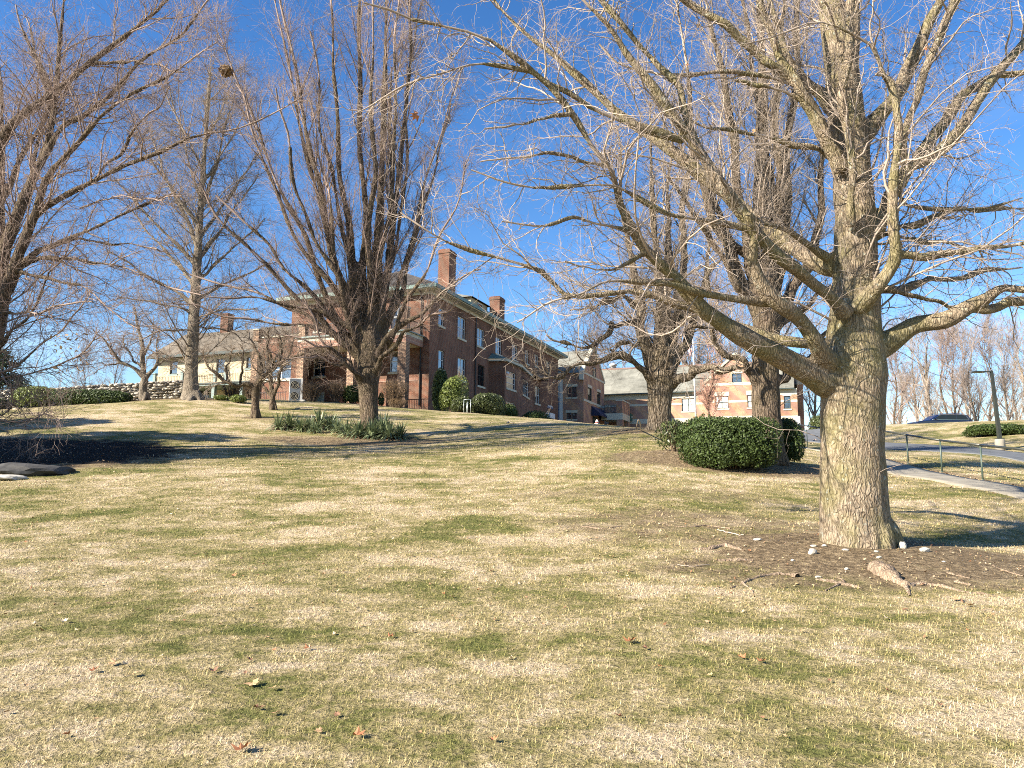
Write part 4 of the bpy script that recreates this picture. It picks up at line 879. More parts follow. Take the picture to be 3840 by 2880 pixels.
def railing(fac, u0, u1, z0, h, parent, mat, name='balustrade', step=.13, r=.012, d=0., rail=.03):
    mb = MB(); fac.box(mb, u0, u1, d - rail, d + rail, z0 + h - .05, z0 + h); fac.box(mb, u0, u1, d - rail * .8, d + rail * .8, z0 + .08, z0 + .12)
    for k in range(int((u1 - u0) / step) + 1):
        u = u0 + .02 + k * step
        if u < u1 - r: fac.box(mb, u - r, u + r, d - r, d + r, z0 + .12, z0 + h - .05)
    return mb.build(name, mat, parent)
def hip(mb, x0, x1, y0, y1, z, zr, inset=None, over=.9):
    """hip roof, ridge along y'"""
    x0 -= over; x1 += over; y0 -= over; y1 += over; w_ = (x1 - x0) / 2; i = inset or w_; xm = (x0 + x1) / 2
    A, B, C, D = (x0, y0, z), (x1, y0, z), (x1, y1, z), (x0, y1, z); R0, R1 = (xm, y0 + i, zr), (xm, y1 - i, zr)
    mb.poly([A, B, R0]); mb.poly([B, C, R1, R0]); mb.poly([C, D, R1]); mb.poly([D, A, R0, R1]); return mb

# ==== the old brick house ====
A = building('brick_house', 'old red brick house with hipped slate roof, tall chimney and long shaded side')
uL = SA.fy(1098, 1120)[0]; zE = SA.fy(1603, 1092)[1]; zB = float(T(-6.2, 55)) - 2.2; Yend = SA.fx(2093, 1345)[0]
zR = SA.fx(1440, 985, uL / 2)[1]
gb = [  # ground and upper windows on the front: px0, px1, py0, py1
  (1182,1225,1167,1241), (1320,1356,1160,1236), (1469,1512,1142,1232), (1175,1220,1347,1411), (1325,1358,1342,1405), (1462,1492,1316,1395)]
holes = []
for (a, b, c, d) in gb:
    m = (a + b) / 2; holes.append((SA.fy(a, c)[0], SA.fy(b, c)[0], SA.fy(m, d)[1], SA.fy(m, c)[1]))
fr = FY(0); wall(fr, uL, 0, zB, zE, holes, A, M_brick)
for k, h in enumerate(holes): window(fr, *h, A, M_white if k != 2 else M_white, M_glass, nv=1 if k < 3 else 0, nh=1)
sb = [(1645,1667,1156,1222), (1717,1747,1190,1270), (1790,1817,1233,1300), (1859,1882,1266,1329), (1920,1941,1292,1350), (1969,1983,1314,1363), (2005,2020,1330,1375), (2049,2063,1353,1394),
      (1645,1667,1314,1385), (1717,1747,1344,1426), (1792,1817,1370,1448), (1980,1990,1442,1501), (2006,2025,1449,1514), (2050,2066,1541,1562)]
holes = []
for (a, b, c, d) in sb:
    m = (a + b) / 2; holes.append((SA.fx(a, c)[0], SA.fx(b, c)[0], SA.fx(m, d)[1], SA.fx(m, c)[1]))
sd = FX(0); wall(sd, 0, Yend, zB, zE, holes, A, M_brick)
for k, h in enumerate(holes): window(sd, *h, A, M_darkframe if k in (10,) else M_white, M_glassdark if k == 10 else M_glass, nv=1 if k not in (0, 8) else 0, nh=1, fw=.05)
MB().poly([(uL,0,zB),(uL,Yend,zB),(uL,Yend,zE),(uL,0,zE)]).poly([(uL,Yend,zB),(0,Yend,zB),(0,Yend,zE),(uL,Yend,zE)]).build('wall', M_brick, A)
# soldier courses
zs0, zs1 = SA.fy(1458, 1432)[1], SA.fy(1458, 1421)[1]
MB().box(uL + .02, -.9, -.028, -.003, zs0, zs1).build('soldier_course', M_soldier, A)
zt = SA.fy(1458, 1118)[1]; MB().box(uL + .02, -.9, -.026, -.003, zt, zt + .24).box(.003, .026, .4, Yend - .5, zt, zt + .24).build('soldier_course', M_soldier, A)
rf = hip(MB(), uL, 0, 0, Yend, zE + .32, zR).build('roof', M_slate, A)
e = MB(); o_ = .92
e.box(uL - o_, o_, -o_, -o_ + .12, zE + .06, zE + .34).box(o_ - .12, o_, -o_ + .12, Yend + o_, zE + .06, zE + .34).box(uL - o_, uL - o_ + .12, -o_ + .12, Yend + o_, zE + .06, zE + .34)
e.build('gutter', M_copper, A)
MB().box(uL - o_ + .13, o_ - .13, -o_ + .13, Yend + o_ - .13, zE - .003, zE + .14).box(uL - .12, .12, -.14, -.004, zE - .26, zE - .006).box(.004, .14, -.1, Yend, zE - .26, zE - .006).build('cornice', M_stone, A)
def chimney(c, y0, L, wd, ztop, parent, zbase, shoulder=True):
    m = MB().box(c - wd / 2, c + wd / 2, y0, y0 + L, zbase, ztop - .35).box(c - wd / 2 - .05, c + wd / 2 + .05, y0 - .05, y0 + L + .05, ztop - .347, ztop - .1).box(c - wd / 2 + .04, c + wd / 2 - .04, y0 + .04, y0 + L - .04, ztop - .097, ztop)
    o = m.build('chimney', M_brick, parent); MB().box(c - wd/2 - .08, c + wd/2 + .08, y0 - .08, y0 + L + .08, zbase, zbase + .5).build('flashing', M_stone, o); return o
yc = SA.fx(1668, 1100, -.1)[0]; chimney(-.25, yc, 1.25, .95, SA.fx(1668, 930, -.1)[1], A, zE + .2)
yc2 = SA.fx(1858, 1160, -.3)[0]; chimney(-.4, yc2, 1.3, 1.0, SA.fx(1862, 1112, -.3)[1], A, zE + .3)
# dormer
y0, z1 = SA.fx(1765, 1130, -1.2); y1 = SA.fx(1828, 1150, -1.2)[0]; zd = SA.fx(1800, 1172, -1.2)[1]; z1 = SA.fx(1800, 1134, -1.2)[1]
dm = MB().box(-5.2, -1.2, y0, y1, zd - .6, z1).build('dormer', M_cream, A)
ym = (y0 + y1) / 2; MB().poly([(-.9,y0-.3,z1),(-.9,y1+.3,z1),(-5,ym,z1+1.3)]).poly([(-.9,y0-.3,z1),(-5,ym,z1+1.3),(-6,y0-.3,z1)]).poly([(-.9,y1+.3,z1),(-6,y1+.3,z1),(-5,ym,z1+1.3)]).build('dormer_roof', M_shingle, dm)
window(FX(-1.2), ym - .5, ym + .5, zd + .05, z1 - .15, dm, M_white, M_glassdark, nv=0, nh=1, sill=False, rec=-.09)
# downspouts
for (px, py0, py1, c) in ((1579, 1100, 1520, 0), (1550, 1388, 1470, 0)):
    u = SA.fy(px, 1300)[0]; mb = MB().bar((u, -.09, SA.fy(px, py1)[1]), (u, -.09, min(SA.fy(px, py0)[1], zE)), .055, 8)
    if px == 1579: mb.bar((u, -.09, zE - .2), (u, -.75, zE + .1), .05, 8); mb.build('downspout', M_iron, A)
u_ = SA.fx(1781, 1300)[0]; MB().bar((.09, u_, zB + 1), (.09, u_, zE), .055, 8).build('downspout', M_iron, A)
# porch with balcony
PY = -2.6
zb0, zb1 = SA.fy(1400, 1288, PY)[1], SA.fy(1400, 1263, PY)[1]; zbal = SA.fy(1400, 1250, PY)[1]
x0p, x1p = SA.fy(1114, 1300, PY)[0], SA.fy(1522, 1300, PY)[0]; x0w = SA.fy(943, 1300, PY)[0]
porch = MB().box(x0p, x1p, PY, -.003, zb0 + .02, zbal).build('porch_roof', M_stone, A)
MB().box(x0p - .003, x1p + .003, PY - .004, PY + .25, zb0, zb1).box(x1p - .25, x1p + .004, PY + .253, -.01, zb0, zb1).build('soldier_course', M_soldier, porch)
MB().box(x0p - .12, x1p + .14, PY - .14, -.006, zbal + .003, zbal + .1).build('coping', M_greytrim, porch)
for k, (a, b) in enumerate(((943,966),(1114,1139),(1302,1327),(1492,1522))):
    xa, xb = SA.fy(a, 1350, PY)[0], SA.fy(b, 1350, PY)[0]; gz = float(T(*SA.world(xa, PY))) - .5
    pr = MB().box(xa, xb, PY - .03, PY + .55, gz, zb0 - .003).build('brick_pier', M_brick_pier, A)
    hh = (.95, .95, .95, 1.75)[k]
    MB().box(xa + .03, xb - .03, PY + .02, PY + .5, zbal + .103, zbal + hh).build('brick_post', M_brick_pier, pr)
    MB().box(xa - .02, xb + .02, PY - .04, PY + .56, zbal + hh + .003, zbal + hh + .09).build('cap', M_stone, pr)
    if k and k < 3: pass
xs = [SA.fy(a, 1240, PY)[0] for a in (1139, 1302, 1327, 1492)]
railing(FY(PY), xs[0], xs[1], zbal + .1, .95, A, M_iron, d=.2); railing(FY(PY), xs[2], xs[3], zbal + .1, .95, A, M_iron, d=.2)
railing(FX(x1p), PY + .6, -.05, zbal + .1, .95, A, M_iron, d=.2)
# one-storey room at the left of the porch
zw1 = SA.fy(1000, 1291, PY + .3)[1]; wf = FY(PY + .3); a, b = x0w + .4, x0p + .1
h = (SA.fy(980, 1380, PY + .3)[0], SA.fy(1091, 1380, PY + .3)[0], SA.fy(1035, 1422, PY + .3)[1], SA.fy(1035, 1347, PY + .3)[1])
gz = float(T(*SA.world(a, PY))) - .8
wall(wf, a, b, gz, zw1 + .5, [h], A, M_brick)
window(wf, *h, A, M_white, M_glass, nv=2, nh=1)
MB().box(a, b, PY + .27, PY + .296, zw1, zw1 + .26).build('soldier_course', M_soldier, A)
MB().poly([(a,PY+.3,gz),(a,9,gz),(a,9,zw1+.5),(a,PY+.3,zw1+.5)]).poly([(a,PY+.3,zw1+.5),(b,PY+.3,zw1+.5),(uL,9,zw1+.5),(a,9,zw1+.5)]).build('wall', M_brick, A)
MB().box(a - .1, b, PY + .2, PY + .5, zw1 + .503, zw1 + .6).build('coping', M_stone, A); railing(wf, a, b, zw1 + .6, .8, A, M_iron, d=.15)
# basement opening, vent panel, areaway rail
xa = SA.fy(1300, 1455, 0)[0]; MB().box(SA.fy(1330,1440)[0], SA.fy(1356,1440)[0], -.02, -.004, SA.fy(1340,1449)[1], SA.fy(1340,1436)[1]).build('basement_window', M_glassdark, A)
MB().box(SA.fy(1173,1485,-.9)[0], SA.fy(1216,1485,-.9)[0], -.93, -.88, SA.fy(1195,1503,-.9)[1] - .3, SA.fy(1195,1470,-.9)[1]).build('hatch', M_greytrim, A)
# bay window on the shaded side
bx = 1.35; yb0 = SA.fx(1835, 1400)[0]; yb3 = SA.fx(2003, 1400)[0]
yb1 = SA.fx(1893, 1400, bx)[0]; yb2 = SA.fx(1945, 1400, bx)[0]
zc = SA.fx(1900, 1358, bx)[1]; bay = empty('bay_window', (0, 0, 0)); bay.parent = A; bay.rotation_euler = (0, 0, 0)
def side_fac(p, q):
    p, q = np.array(p), np.array(q); L = np.linalg.norm(q - p); e_ = (q - p) / L; return Fac(p[0], p[1], e_, (-e_[1], e_[0])), L
f1, L1_ = side_fac((0, yb0), (bx, yb1)); f2, L2_ = side_fac((bx, yb1), (bx, yb2)); f3, L3_ = side_fac((bx, yb2), (0, yb3))
zW0, zW1 = SA.fx(1911, 1457, bx)[1], SA.fx(1911, 1392, bx)[1]; zV0, zV1 = SA.fx(1911, 1521, bx)[1], SA.fx(1911, 1508, bx)[1]
ym1 = L2_ * .12; ym2 = L2_ * .78
wall(f1, 0, L1_, zB, zc, [], bay, M_brick); wall(f2, 0, L2_, zB, zc, [(ym1, ym2, zW0, zW1), (ym1, ym2, zV0 - .5, zV1)], bay, M_brick)
wall(f3, 0, L3_, zB, zc, [(L3_ * .25, L3_ * .65, zW0, zW1)], bay, M_brick)
window(f2, ym1, ym2, zW0, zW1, bay, M_white, M_glass, nv=0, nh=2, fw=.05); window(f2, ym1, ym2, zV0 - .5, zV1, bay, M_white, M_glass, nv=0, nh=0, sill=False, fw=.05)
window(f3, L3_ * .25, L3_ * .65, zW0, zW1, bay, M_white, M_glass, nv=0, nh=1, fw=.05)
zz = zc + .25
MB().poly([(0,yb0-.3,zc),(bx+.3,yb1-.2,zc),(bx+.3,yb2+.2,zc),(0,yb3+.3,zc)][::-1]).poly([(0.02,yb0-.3,zc),(bx+.3,yb1-.2,zc),(bx+.3,yb1-.2,zz),(0.02,yb0-.3,zz)]).poly([(bx+.3,yb1-.2,zc),(bx+.3,yb2+.2,zc),(bx+.3,yb2+.2,zz),(bx+.3,yb1-.2,zz)]).poly([(bx+.3,yb2+.2,zc),(0.02,yb3+.3,zc),(0.02,yb3+.3,zz),(bx+.3,yb2+.2,zz)]).build('cornice', M_stone, bay)
MB().poly([(0.02,yb0-.35,zz),(bx+.35,yb1-.2,zz),(0.02,yb1+.2,zz+.6)]).poly([(bx+.35,yb1-.2,zz),(bx+.35,yb2+.2,zz),(0.02,yb2-.2,zz+.6),(0.02,yb1+.2,zz+.6)]).poly([(bx+.35,yb2+.2,zz),(0.02,yb3+.35,zz),(0.02,yb2-.2,zz+.6)]).build('roof', M_copper, bay)
# iron balcony further along, plaque, window air conditioner
yk0, zk = SA.fx(1985, 1405); yk1 = SA.fx(2030, 1415)[0]; bl = MB().box(.003, .9, yk0, yk1, zk - .15, zk).build('balcony', M_iron, A); railing(FX(.9), yk0, yk1, zk, .9, bl, M_iron, d=.02)
ya, za = SA.fx(2052, 1524); yb_, zb_ = SA.fx(2074, 1532); pl = MB().box(.004, .03, ya, yb_, zb_ - .1, za + .05).build('plaque', simple('blue_plaque', (.10, .14, .22), .4), A)
mb = MB(); g = np.random.default_rng(5)
for k in range(9): yy = ya + (yb_ - ya) * (k + .7) / 10.5; mb.box(.033, .037, yy, yy + .14, zb_ + .05 + g.uniform(-.02, .05), zb_ + .2 + g.uniform(-.03, .06))
mb.build('lettering', M_white, pl)
ya, za = SA.fx(2044, 1548); yb_ = SA.fx(2062, 1555)[0]; MB().box(.01, .6, ya, yb_, za - .55, za).build('air_conditioner', M_white, A)

# ==== pale link and gabled wing ====
Cx0 = 0.0; Y1 = Yend + 1.2
Cc = SA.fy(2188, 1450, Y1)[0]; xl = SA.fy(2111, 1450, Y1)[0]
Y2 = SA.fx(2266, 1450, Cc)[0]; zCe = SA.fx(2188, 1396, Cc)[1]; zCa = SA.fx(2226, 1311, Cc)[1]; Ym = (Y1 + Y2) / 2
Cb = building('brick_wing', 'shaded brick wing with stone-edged pointed gable and small blue awning')
zCb = zB - .5
def PX(px, py): return SA.fy(px, py, Y1)
hs_ = []
for (a, b, c, d) in ((2125,2143,1450,1490), (2145,2162,1450,1490), (2125,2143,1548,1572), (2145,2162,1548,1572)):
    hs_.append((PX(a,c)[0], PX(b,c)[0], PX((a+b)/2,d)[1], PX((a+b)/2,c)[1]))
wall(FY(Y1), xl - .0, Cc, zCb, zCe, hs_, Cb, M_brick_new)
for h in hs_: window(FY(Y1), *h, Cb, M_darkframe, M_glass, nv=0, nh=1, lintel=.3)
MB().box(xl - 2, xl - .003, Y1 - 1.0, Y1 + 2, zCb, zCe).build('stucco_link', M_greytrim if 0 else simple('pale_stucco', (.45, .47, .46), .8, .06, 3), Cb)
MB().box(PX(2092,1450)[0] - .1, PX(2105,1450)[0], Y1 - 1.03, Y1 - 1.003, PX(2098,1572)[1] - 2, PX(2098,1500)[1]).build('door', simple('blue_door', (.05, .08, .18), .5), Cb)
gs = []
for (a, b, c, d) in ((2205,2219,1455,1508), (2239,2252,1471,1522), (2222,2231,1378,1414)):
    m = (a+b)/2; gs.append((SA.fx(a,c,Cc)[0], SA.fx(b,c,Cc)[0], SA.fx(m,d,Cc)[1], SA.fx(m,c,Cc)[1]))
wall(FX(Cc), Y1, Y2, zCb, zCe, gs[:2], Cb, M_brick_new)
f = FX(Cc); h = gs[2]
MB().poly([(Cc,Y1,zCe),(Cc,Y2,zCe),(Cc,Ym,zCa)]).build('gable', M_brick_new, Cb)
for k, h in enumerate(gs): window(f, *h, Cb, M_darkframe, M_glassdark, nv=0, nh=1, lintel=.35 if k < 2 else 0, rec=.1 if k < 2 else -.12)
zb2 = SA.fx(2225, 1418, Cc)[1]; MB().box(Cc + .003, Cc + .05, Y1, Y2, zCe - .12, zCe + .12).box(Cc + .003, Cc + .05, Y1, Y2, zCe - 3.3, zCe - 3.05).build('stone_band', M_stone, Cb)
# coping along the gable
mb = MB()
for (ya, yb_) in ((Y1 - .25, Ym), (Y2 + .25, Ym)):
    a_ = np.array([Cc, ya, zCe - .1]); b_ = np.array([Cc, yb_, zCa + .35]); d_ = b_ - a_; L_ = np.linalg.norm(d_); d_ /= L_
    mb.obox((a_ + b_) / 2 + np.array([-.15, 0, .12]), d_, np.array([1., 0, 0]), np.cross(d_, [1., 0, 0]), L_ / 2 + (.14 if ya < Ym else 0), .22, .14)
mb.box(Cc - .4, Cc + .1, Y1 - .5, Y1 - .1, zCe - .9, zCe + .1)
mb.build('coping', M_stone, Cb)
MB().poly([(xl-14,Y1-.35,zCe-.05),(Cc-.3,Y1-.35,zCe-.05),(Cc-.3,Ym,zCa),(xl-14,Ym,zCa)]).poly([(xl-14,Ym,zCa),(Cc-.3,Ym,zCa),(Cc-.3,Y2+.35,zCe-.05),(xl-14,Y2+.35,zCe-.05)]).build('roof', M_shingle, Cb)
MB().poly([(xl-14,Y2,zCb),(Cc,Y2,zCb),(Cc,Y2,zCe),(xl-14,Y2,zCe)]).build('wall', M_brick_new, Cb)
ya, za = SA.fx(2217, 1521, Cc); yb_ = SA.fx(2262, 1540, Cc)[0]
MB().poly([(Cc+.02,ya,za),(Cc+.02,yb_,za),(Cc+1.1,yb_,za-1.0),(Cc+1.1,ya,za-1.0)]).poly([(Cc+1.1,ya,za-1.0),(Cc+1.1,yb_,za-1.0),(Cc+1.1,yb_,za-1.2),(Cc+1.1,ya,za-1.2)]).poly([(Cc+.02,ya,za),(Cc+1.1,ya,za-1.0),(Cc+1.1,ya,za-1.2),(Cc+.02,ya,za-1.2)]).build('awning', simple('navy_canvas', (.02, .025, .06), .8), Cb)
window(f, SA.fx(2222,1560,Cc)[0], SA.fx(2236,1560,Cc)[0], za - 2.6, za - 1.2, Cb, M_darkframe, M_glass, nv=0, nh=0, rec=-.12, sill=False)

# ==== long wing facing the lawn ====
YD = Y2 + 2.5
Dg = building('long_brick_wing', 'long sunlit wing of diapered brick with pale stone bands and grey shingle roof')
def PD(px, py, c=None): return SA.fy(px, py, YD if c is None else c)
xd0, xd1 = PD(2262, 1500)[0], PD(2990, 1500)[0]; zDe = PD(2516, 1472)[1]; zDr = SA.fy(2443, 1378, YD + 5.5)[1]; zDb = zCb
GX0, GX1 = PD(2640, 1450)[0], PD(2886, 1440)[0]; YG = YD - 1.2
def holesD(lst, c): return [(PD(a, t, c)[0], PD(b, t, c)[0], PD((a+b)/2, d, c)[1], PD((a+b)/2, t, c)[1]) for (a, b, t, d) in lst]
hm = holesD([(2326,2340,1508,1560), (2431,2455,1502,1545), (2556,2606,1494,1542), (2939,2964,1485,1533), (2941,2966,1577,1610)], YD)
wall(FY(YD), xd0, xd1, zDb, zDe, hm, Dg, M_brick_new)
for k, h in enumerate(hm): window(FY(YD), *h, Dg, M_darkframe, M_blind if k < 3 else M_glass, nv=1 if k == 2 else 0, nh=1, lintel=.55, fw=.09)
hg = holesD([(2682,2731,1485,1532), (2802,2850,1480,1528), (2744,2781,1400,1434)], YG)
gx0, gx1 = PD(2640, 1450, YG)[0], PD(2884, 1440, YG)[0]; gz0 = PD(2640, 1444, YG)[1]; gza = PD(2762, 1334, YG)[1]; gm = (gx0 + gx1) / 2
wall(FY(YG), gx0, gx1, zDb, gz0, hg[:2], Dg, M_brick_new)
# gable triangle with a window opening
h = hg[2]; def_t = lambda x: gz0 + (gza - gz0) * (1 - abs(x - gm) / (gm - gx0))
F_ = lambda x, z: (x, YG, z)
MB().poly([F_(gx0, gz0), F_(h[0], gz0), F_(h[0], def_t(h[0]))]).poly([F_(h[1], gz0), F_(gx1, gz0), F_(h[1], def_t(h[1]))]).poly([F_(h[0], gz0), F_(h[1], gz0), F_(h[1], h[2]), F_(h[0], h[2])]).poly([F_(h[0], h[3]), F_(h[1], h[3]), F_(h[1], def_t(h[1])), F_(gm, gza), F_(h[0], def_t(h[0]))]).build('gable', M_brick_new, Dg)
for k, h in enumerate(hg): window(FY(YG), *h, Dg, M_darkframe, M_blind if k < 2 else M_glass, nv=1, nh=1, lintel=.5 if k < 2 else .35, fw=.09)
MB().poly([(gx0,YG,zDb),(gx0,YD,zDb),(gx0,YD,gz0),(gx0,YG,gz0)]).poly([(gx1,YG,zDb),(gx1,YD,zDb),(gx1,YD,gz0),(gx1,YG,gz0)]).build('wall', M_brick_new, Dg)
mb = MB()
for sx in (gx0, gx1):
    a_ = np.array([sx - .25 * np.sign(gm - sx), YG - .06, gz0 - .15]); b_ = np.array([gm, YG - .06, gza + .2]); d_ = b_ - a_; L_ = np.linalg.norm(d_); d_ /= L_
    mb.obox((a_ + b_) / 2 + np.array([0, .05 + (.01 if sx == gx0 else 0), .12]), d_, np.array([0, 1., 0]), np.cross(d_, [0, 1., 0]), L_ / 2, .16, .13)
mb.build('coping', M_stone, Dg)
mb = MB()
mb.box(gx0 - .02, gx1 + .02, YG - .04, YG - .003, gz0 - .16, gz0 + .16)
for (a, b, yy) in ((xd0, gx0 - .03, YD), (gx1 + .03, xd1, YD)):
    mb.box(a, b, yy - .05, yy - .003, zDe - .75 if yy == YD else zDe, zDe - .003)
def band(t, hgt):
    z = PD(2650, t)[1]
    for (a, b, yy, hh) in ((xd0, gx0 - .03, YD, hm[:3]), (gx0, gx1, YG, hg[:2]), (gx1 + .03, xd1, YD, hm[3:4])):
        cuts = [a] + [v for h in hh for v in (h[0] - .01, h[1] + .01)] + [b]
        for k in range(0, len(cuts), 2):
            if cuts[k + 1] > cuts[k]: mb.box(cuts[k], cuts[k + 1], yy - .035, yy - .003, z - hgt, z)
band(1508, .28)
z = PD(2650, 1566)[1]; mb.box(xd0, gx0 - .03, YD - .05, YD - .003, z - .6, z); mb.box(gx0, gx1, YG - .05, YG - .003, z - .6, z); mb.box(gx1 + .03, xd1, YD - .05, YD - .003, z - .6, z)
mb.build('stone_band', M_stone, Dg)
MB().poly([(xd0-3,YD-.5,zDe),(xd1-.3,YD-.5,zDe),(xd1-.3,YD+5.5,zDr),(xd0-3,YD+5.5,zDr)]).poly([(xd0-3,YD+5.5,zDr),(xd1-.3,YD+5.5,zDr),(xd1-.3,YD+11.5,zDe),(xd0-3,YD+11.5,zDe)]).build('roof', M_shingle, Dg)
MB().poly([(gm,YG-.1,gza),(gm,YD+5,gza),(gx0-.3,YD+1,gz0-.1),(gx0-.3,YG-.1,gz0-.1)]).poly([(gm,YG-.1,gza),(gx1+.3,YG-.1,gz0-.1),(gx1+.3,YD+1,gz0-.1),(gm,YD+5,gza)]).build('roof', M_shingle, Dg)
MB().box(xd0 - 3, xd1 - .3, YD + 5.35, YD + 5.65, zDr - .08, zDr + .12).build('ridge_cap', simple('brown_copper', (.20, .12, .09), .6), Dg)
MB().box(xd0 - 3, gx0 - .35, YD - .62, YD - .505, zDe - .12, zDe + .03).build('gutter', M_darkframe, Dg); MB().box(gx1 + .35, xd1 - .3, YD - .62, YD - .505, zDe - .12, zDe + .03).build('gutter', M_darkframe, Dg)
# right end: parapet gable seen edge on
MB().poly([(xd1,YD,zDb),(xd1,YD+11,zDb),(xd1,YD+11,zDe),(xd1,YD+5.5,zDr+.3),(xd1,YD,zDe)]).build('wall', M_brick_new, Dg)
xr = SA.fy(3013, 1500, YD + 3)[0]
MB().box(xd1 + .003, xr, YD + 3, YD + 8, zDb, zDe + .8).build('wall', M_brick_new, Dg)
MB().box(xd1 - .35, xr + .05, YD + 2.9, YD + 8.1, zDe + .803, zDe + 2.2).build('coping', M_stone, Dg)
MB().lathe([(.42, zDr - 1), (.42, zDr + .55), (.55, zDr + .58), (.55, zDr + .8), (.1, zDr + .95)], SA.fy(2298, 1380, YD + 6)[0], YD + 6.2, 14).build('roof_vent', M_white, Dg, smooth=True)

# ==== entrance portico between the wings ====
YP = Y2 - 3.0; xp1 = SA.fy(2335, 1560, YP)[0]; xp0 = Cc + .3
zp0, zp1 = SA.fy(2335, 1573, YP)[1], SA.fy(2335, 1549, YP)[1]
E = building('entrance_portico', 'shaded entrance portico with brick posts along its flat roof and green sign', 'portico')
YQ = SA.fx(2400, 1560, xp1)[0]
YQ = min(YQ, YD - 1.3)
MB().box(xp0, xp1, YP, YQ, zp0, zp1).build('roof_slab', M_stone, E)
mb = MB(); cp = MB()
for (x_, y_) in [(xp1 - .4, YP + .4)] + [(xp1 - .4, YP + .4 + (YQ - YP - .8) * k / 3) for k in (1, 2, 3)]:
    p_ = MB().box(x_ - .38, x_ + .38, y_ - .38, y_ + .38, zp1 + .003, zp1 + 1.5).build('brick_post', M_brick_new, E)
    MB().box(x_ - .44, x_ + .44, y_ - .44, y_ + .44, zp1 + 1.503, zp1 + 1.64).build('cap', M_stone, p_)
    if y_ in (YP + .4,) or abs(y_ - (YQ - .4)) < .1: MB().box(x_ - .36, x_ + .36, y_ - .36, y_ + .36, zCb, zp0 - .003).build('brick_pier', M_brick_new, E)
railing(FY(YP + .3), xp0, xp1 - .8, zp1, 1.0, E, M_iron, step=.18, r=.018)
y0s = SA.fx(2362, 1568, xp1)[0]; y1s = SA.fx(2392, 1570, xp1)[0]; zs_ = SA.fx(2377, 1582, xp1)[1]; zt_ = SA.fx(2377, 1557, xp1)[1]
sg = MB().box(xp1 + .004, xp1 + .07, y0s, y1s, zs_, zt_).build('sign', simple('deep_green_sign', (.03, .11, .09), .5), E)
mb = MB(); g = np.random.default_rng(9)
for k in range(11):
    yy = y0s + (y1s - y0s) * (.12 + .75 * k / 11); mb.box(xp1 + .072, xp1 + .08, yy, yy + (y1s - y0s) * .05, zs_ + .35 + g.uniform(-.03, .03), zs_ + .55 + g.uniform(0, .16))
mb.build('lettering', M_stone, sg)
MB().box(xp0, xp1 - 1, YQ - .3, YQ - .05, zCb, zp0 - .01).build('back_wall', M_brick_new, E)

# ==== cream house with deck ====
YB = 2.2; B = building('cream_house', 'cream stucco house with weathered shingle roof behind the tall oak')
def PB(px, py, c=YB): return SA.fy(px, py, c)
xb0, xb1 = PB(592, 1400)[0], uL - .5; zBe = PB(592, 1341)[1]; zBb = 5.2
hb = [(PB(a, t)[0], PB(b, t)[0], PB((a+b)/2, d)[1], PB((a+b)/2, t)[1]) for (a, b, t, d) in ((639,667,1354,1403), (813,843,1344,1400), (925,947,1338,1380))]
wall(FY(YB), xb0, xb1, zBb, zBe, hb, B, M_cream)
for h in hb: window(FY(YB), *h, B, M_darkframe, M_glass, nv=0, nh=1, fw=.09, sillmat=M_greytrim)
MB().poly([(xb0,YB,zBb),(xb0,YB+10,zBb),(xb0,YB+10,zBe),(xb0,YB,zBe)]).build('wall', M_cream, B)
zBr = SA.fy(800, 1246, YB + 5)[1]; xh = SA.fy(695, 1257, YB + 5)[0]
MB().poly([(xb0-.7,YB-.7,zBe),(xb1,YB-.7,zBe),(xb1,YB+5,zBr),(xh,YB+5,zBr)]).poly([(xb0-.7,YB+10.7,zBe),(xb0-.7,YB-.7,zBe),(xh,YB+5,zBr)]).poly([(xb1,YB+10.7,zBe),(xb0-.7,YB+10.7,zBe),(xh,YB+5,zBr),(xb1,YB+5,zBr)]).build('roof', M_oldshingle, B)
MB().box(xb0 - .75, xb1, YB - .78, YB - .69, zBe - .2, zBe + .03).box(xb0 - .6, xb1, YB - .685, YB - .003, zBe - .15, zBe - .08).build('eave', M_darkframe, B)
xc = SA.fy(850, 1230, YB + 5)[0]; MB().box(xc - .45, xc + .45, YB + 4.6, YB + 5.4, zBr - .5, SA.fy(850, 1178, YB + 5)[1]).box(xc - .5, xc + .5, YB + 4.55, YB + 5.45, SA.fy(850, 1184, YB + 5)[1], SA.fy(850, 1180, YB + 5)[1] ).build('chimney', M_brick, B)
YK = YB - 2.8; zk0 = PB(680, 1441, YK)[1]; xk0 = PB(553, 1440, YK)[0]; xk1 = PB(842, 1420, YK)[0]; xk2 = PB(955, 1440, YK)[0]
dk = MB().box(xk0, xk2, YK, YB - .003, zk0 - .22, zk0).build('deck', M_greytrim, B)
MB().box(xk0 - .1, xk2, YK - .08, YK - .003, zk0 - .1, zk0 + .02).build('deck_edge', M_darkframe, dk)
nw = [PB(p, 1420, YK)[0] for p in (560, 577, 680, 803, 842)] + [xk2]
for a, b in zip(nw[1:-1], nw[2:]): railing(FY(YK), a + .12, b - .12, zk0, .78, dk, M_cream, step=.17, r=.022, d=.12, rail=.045)
for x_ in nw[1:]: MB().box(x_ - .13, x_ + .13, YK + .0, YK + .25, zk0 + .022, zk0 + 1.0).box(x_ - .17, x_ + .17, YK - .04, YK + .29, zk0 + 1.003, zk0 + 1.08).build('newel_post', M_greytrim, dk)
for p_ in (566, 673, 795, 900): x_ = PB(p_, 1460, YK)[0]; MB().box(x_ - .15, x_ + .15, YK + .1, YK + .4, zBb - .5, zk0 - .223).build('column', M_greytrim, dk)
MB().box(PB(740,1460)[0], PB(792,1460)[0], YB - .05, YB - .004, zBb, PB(765,1451)[1]).build('door_frame', M_greytrim, B)
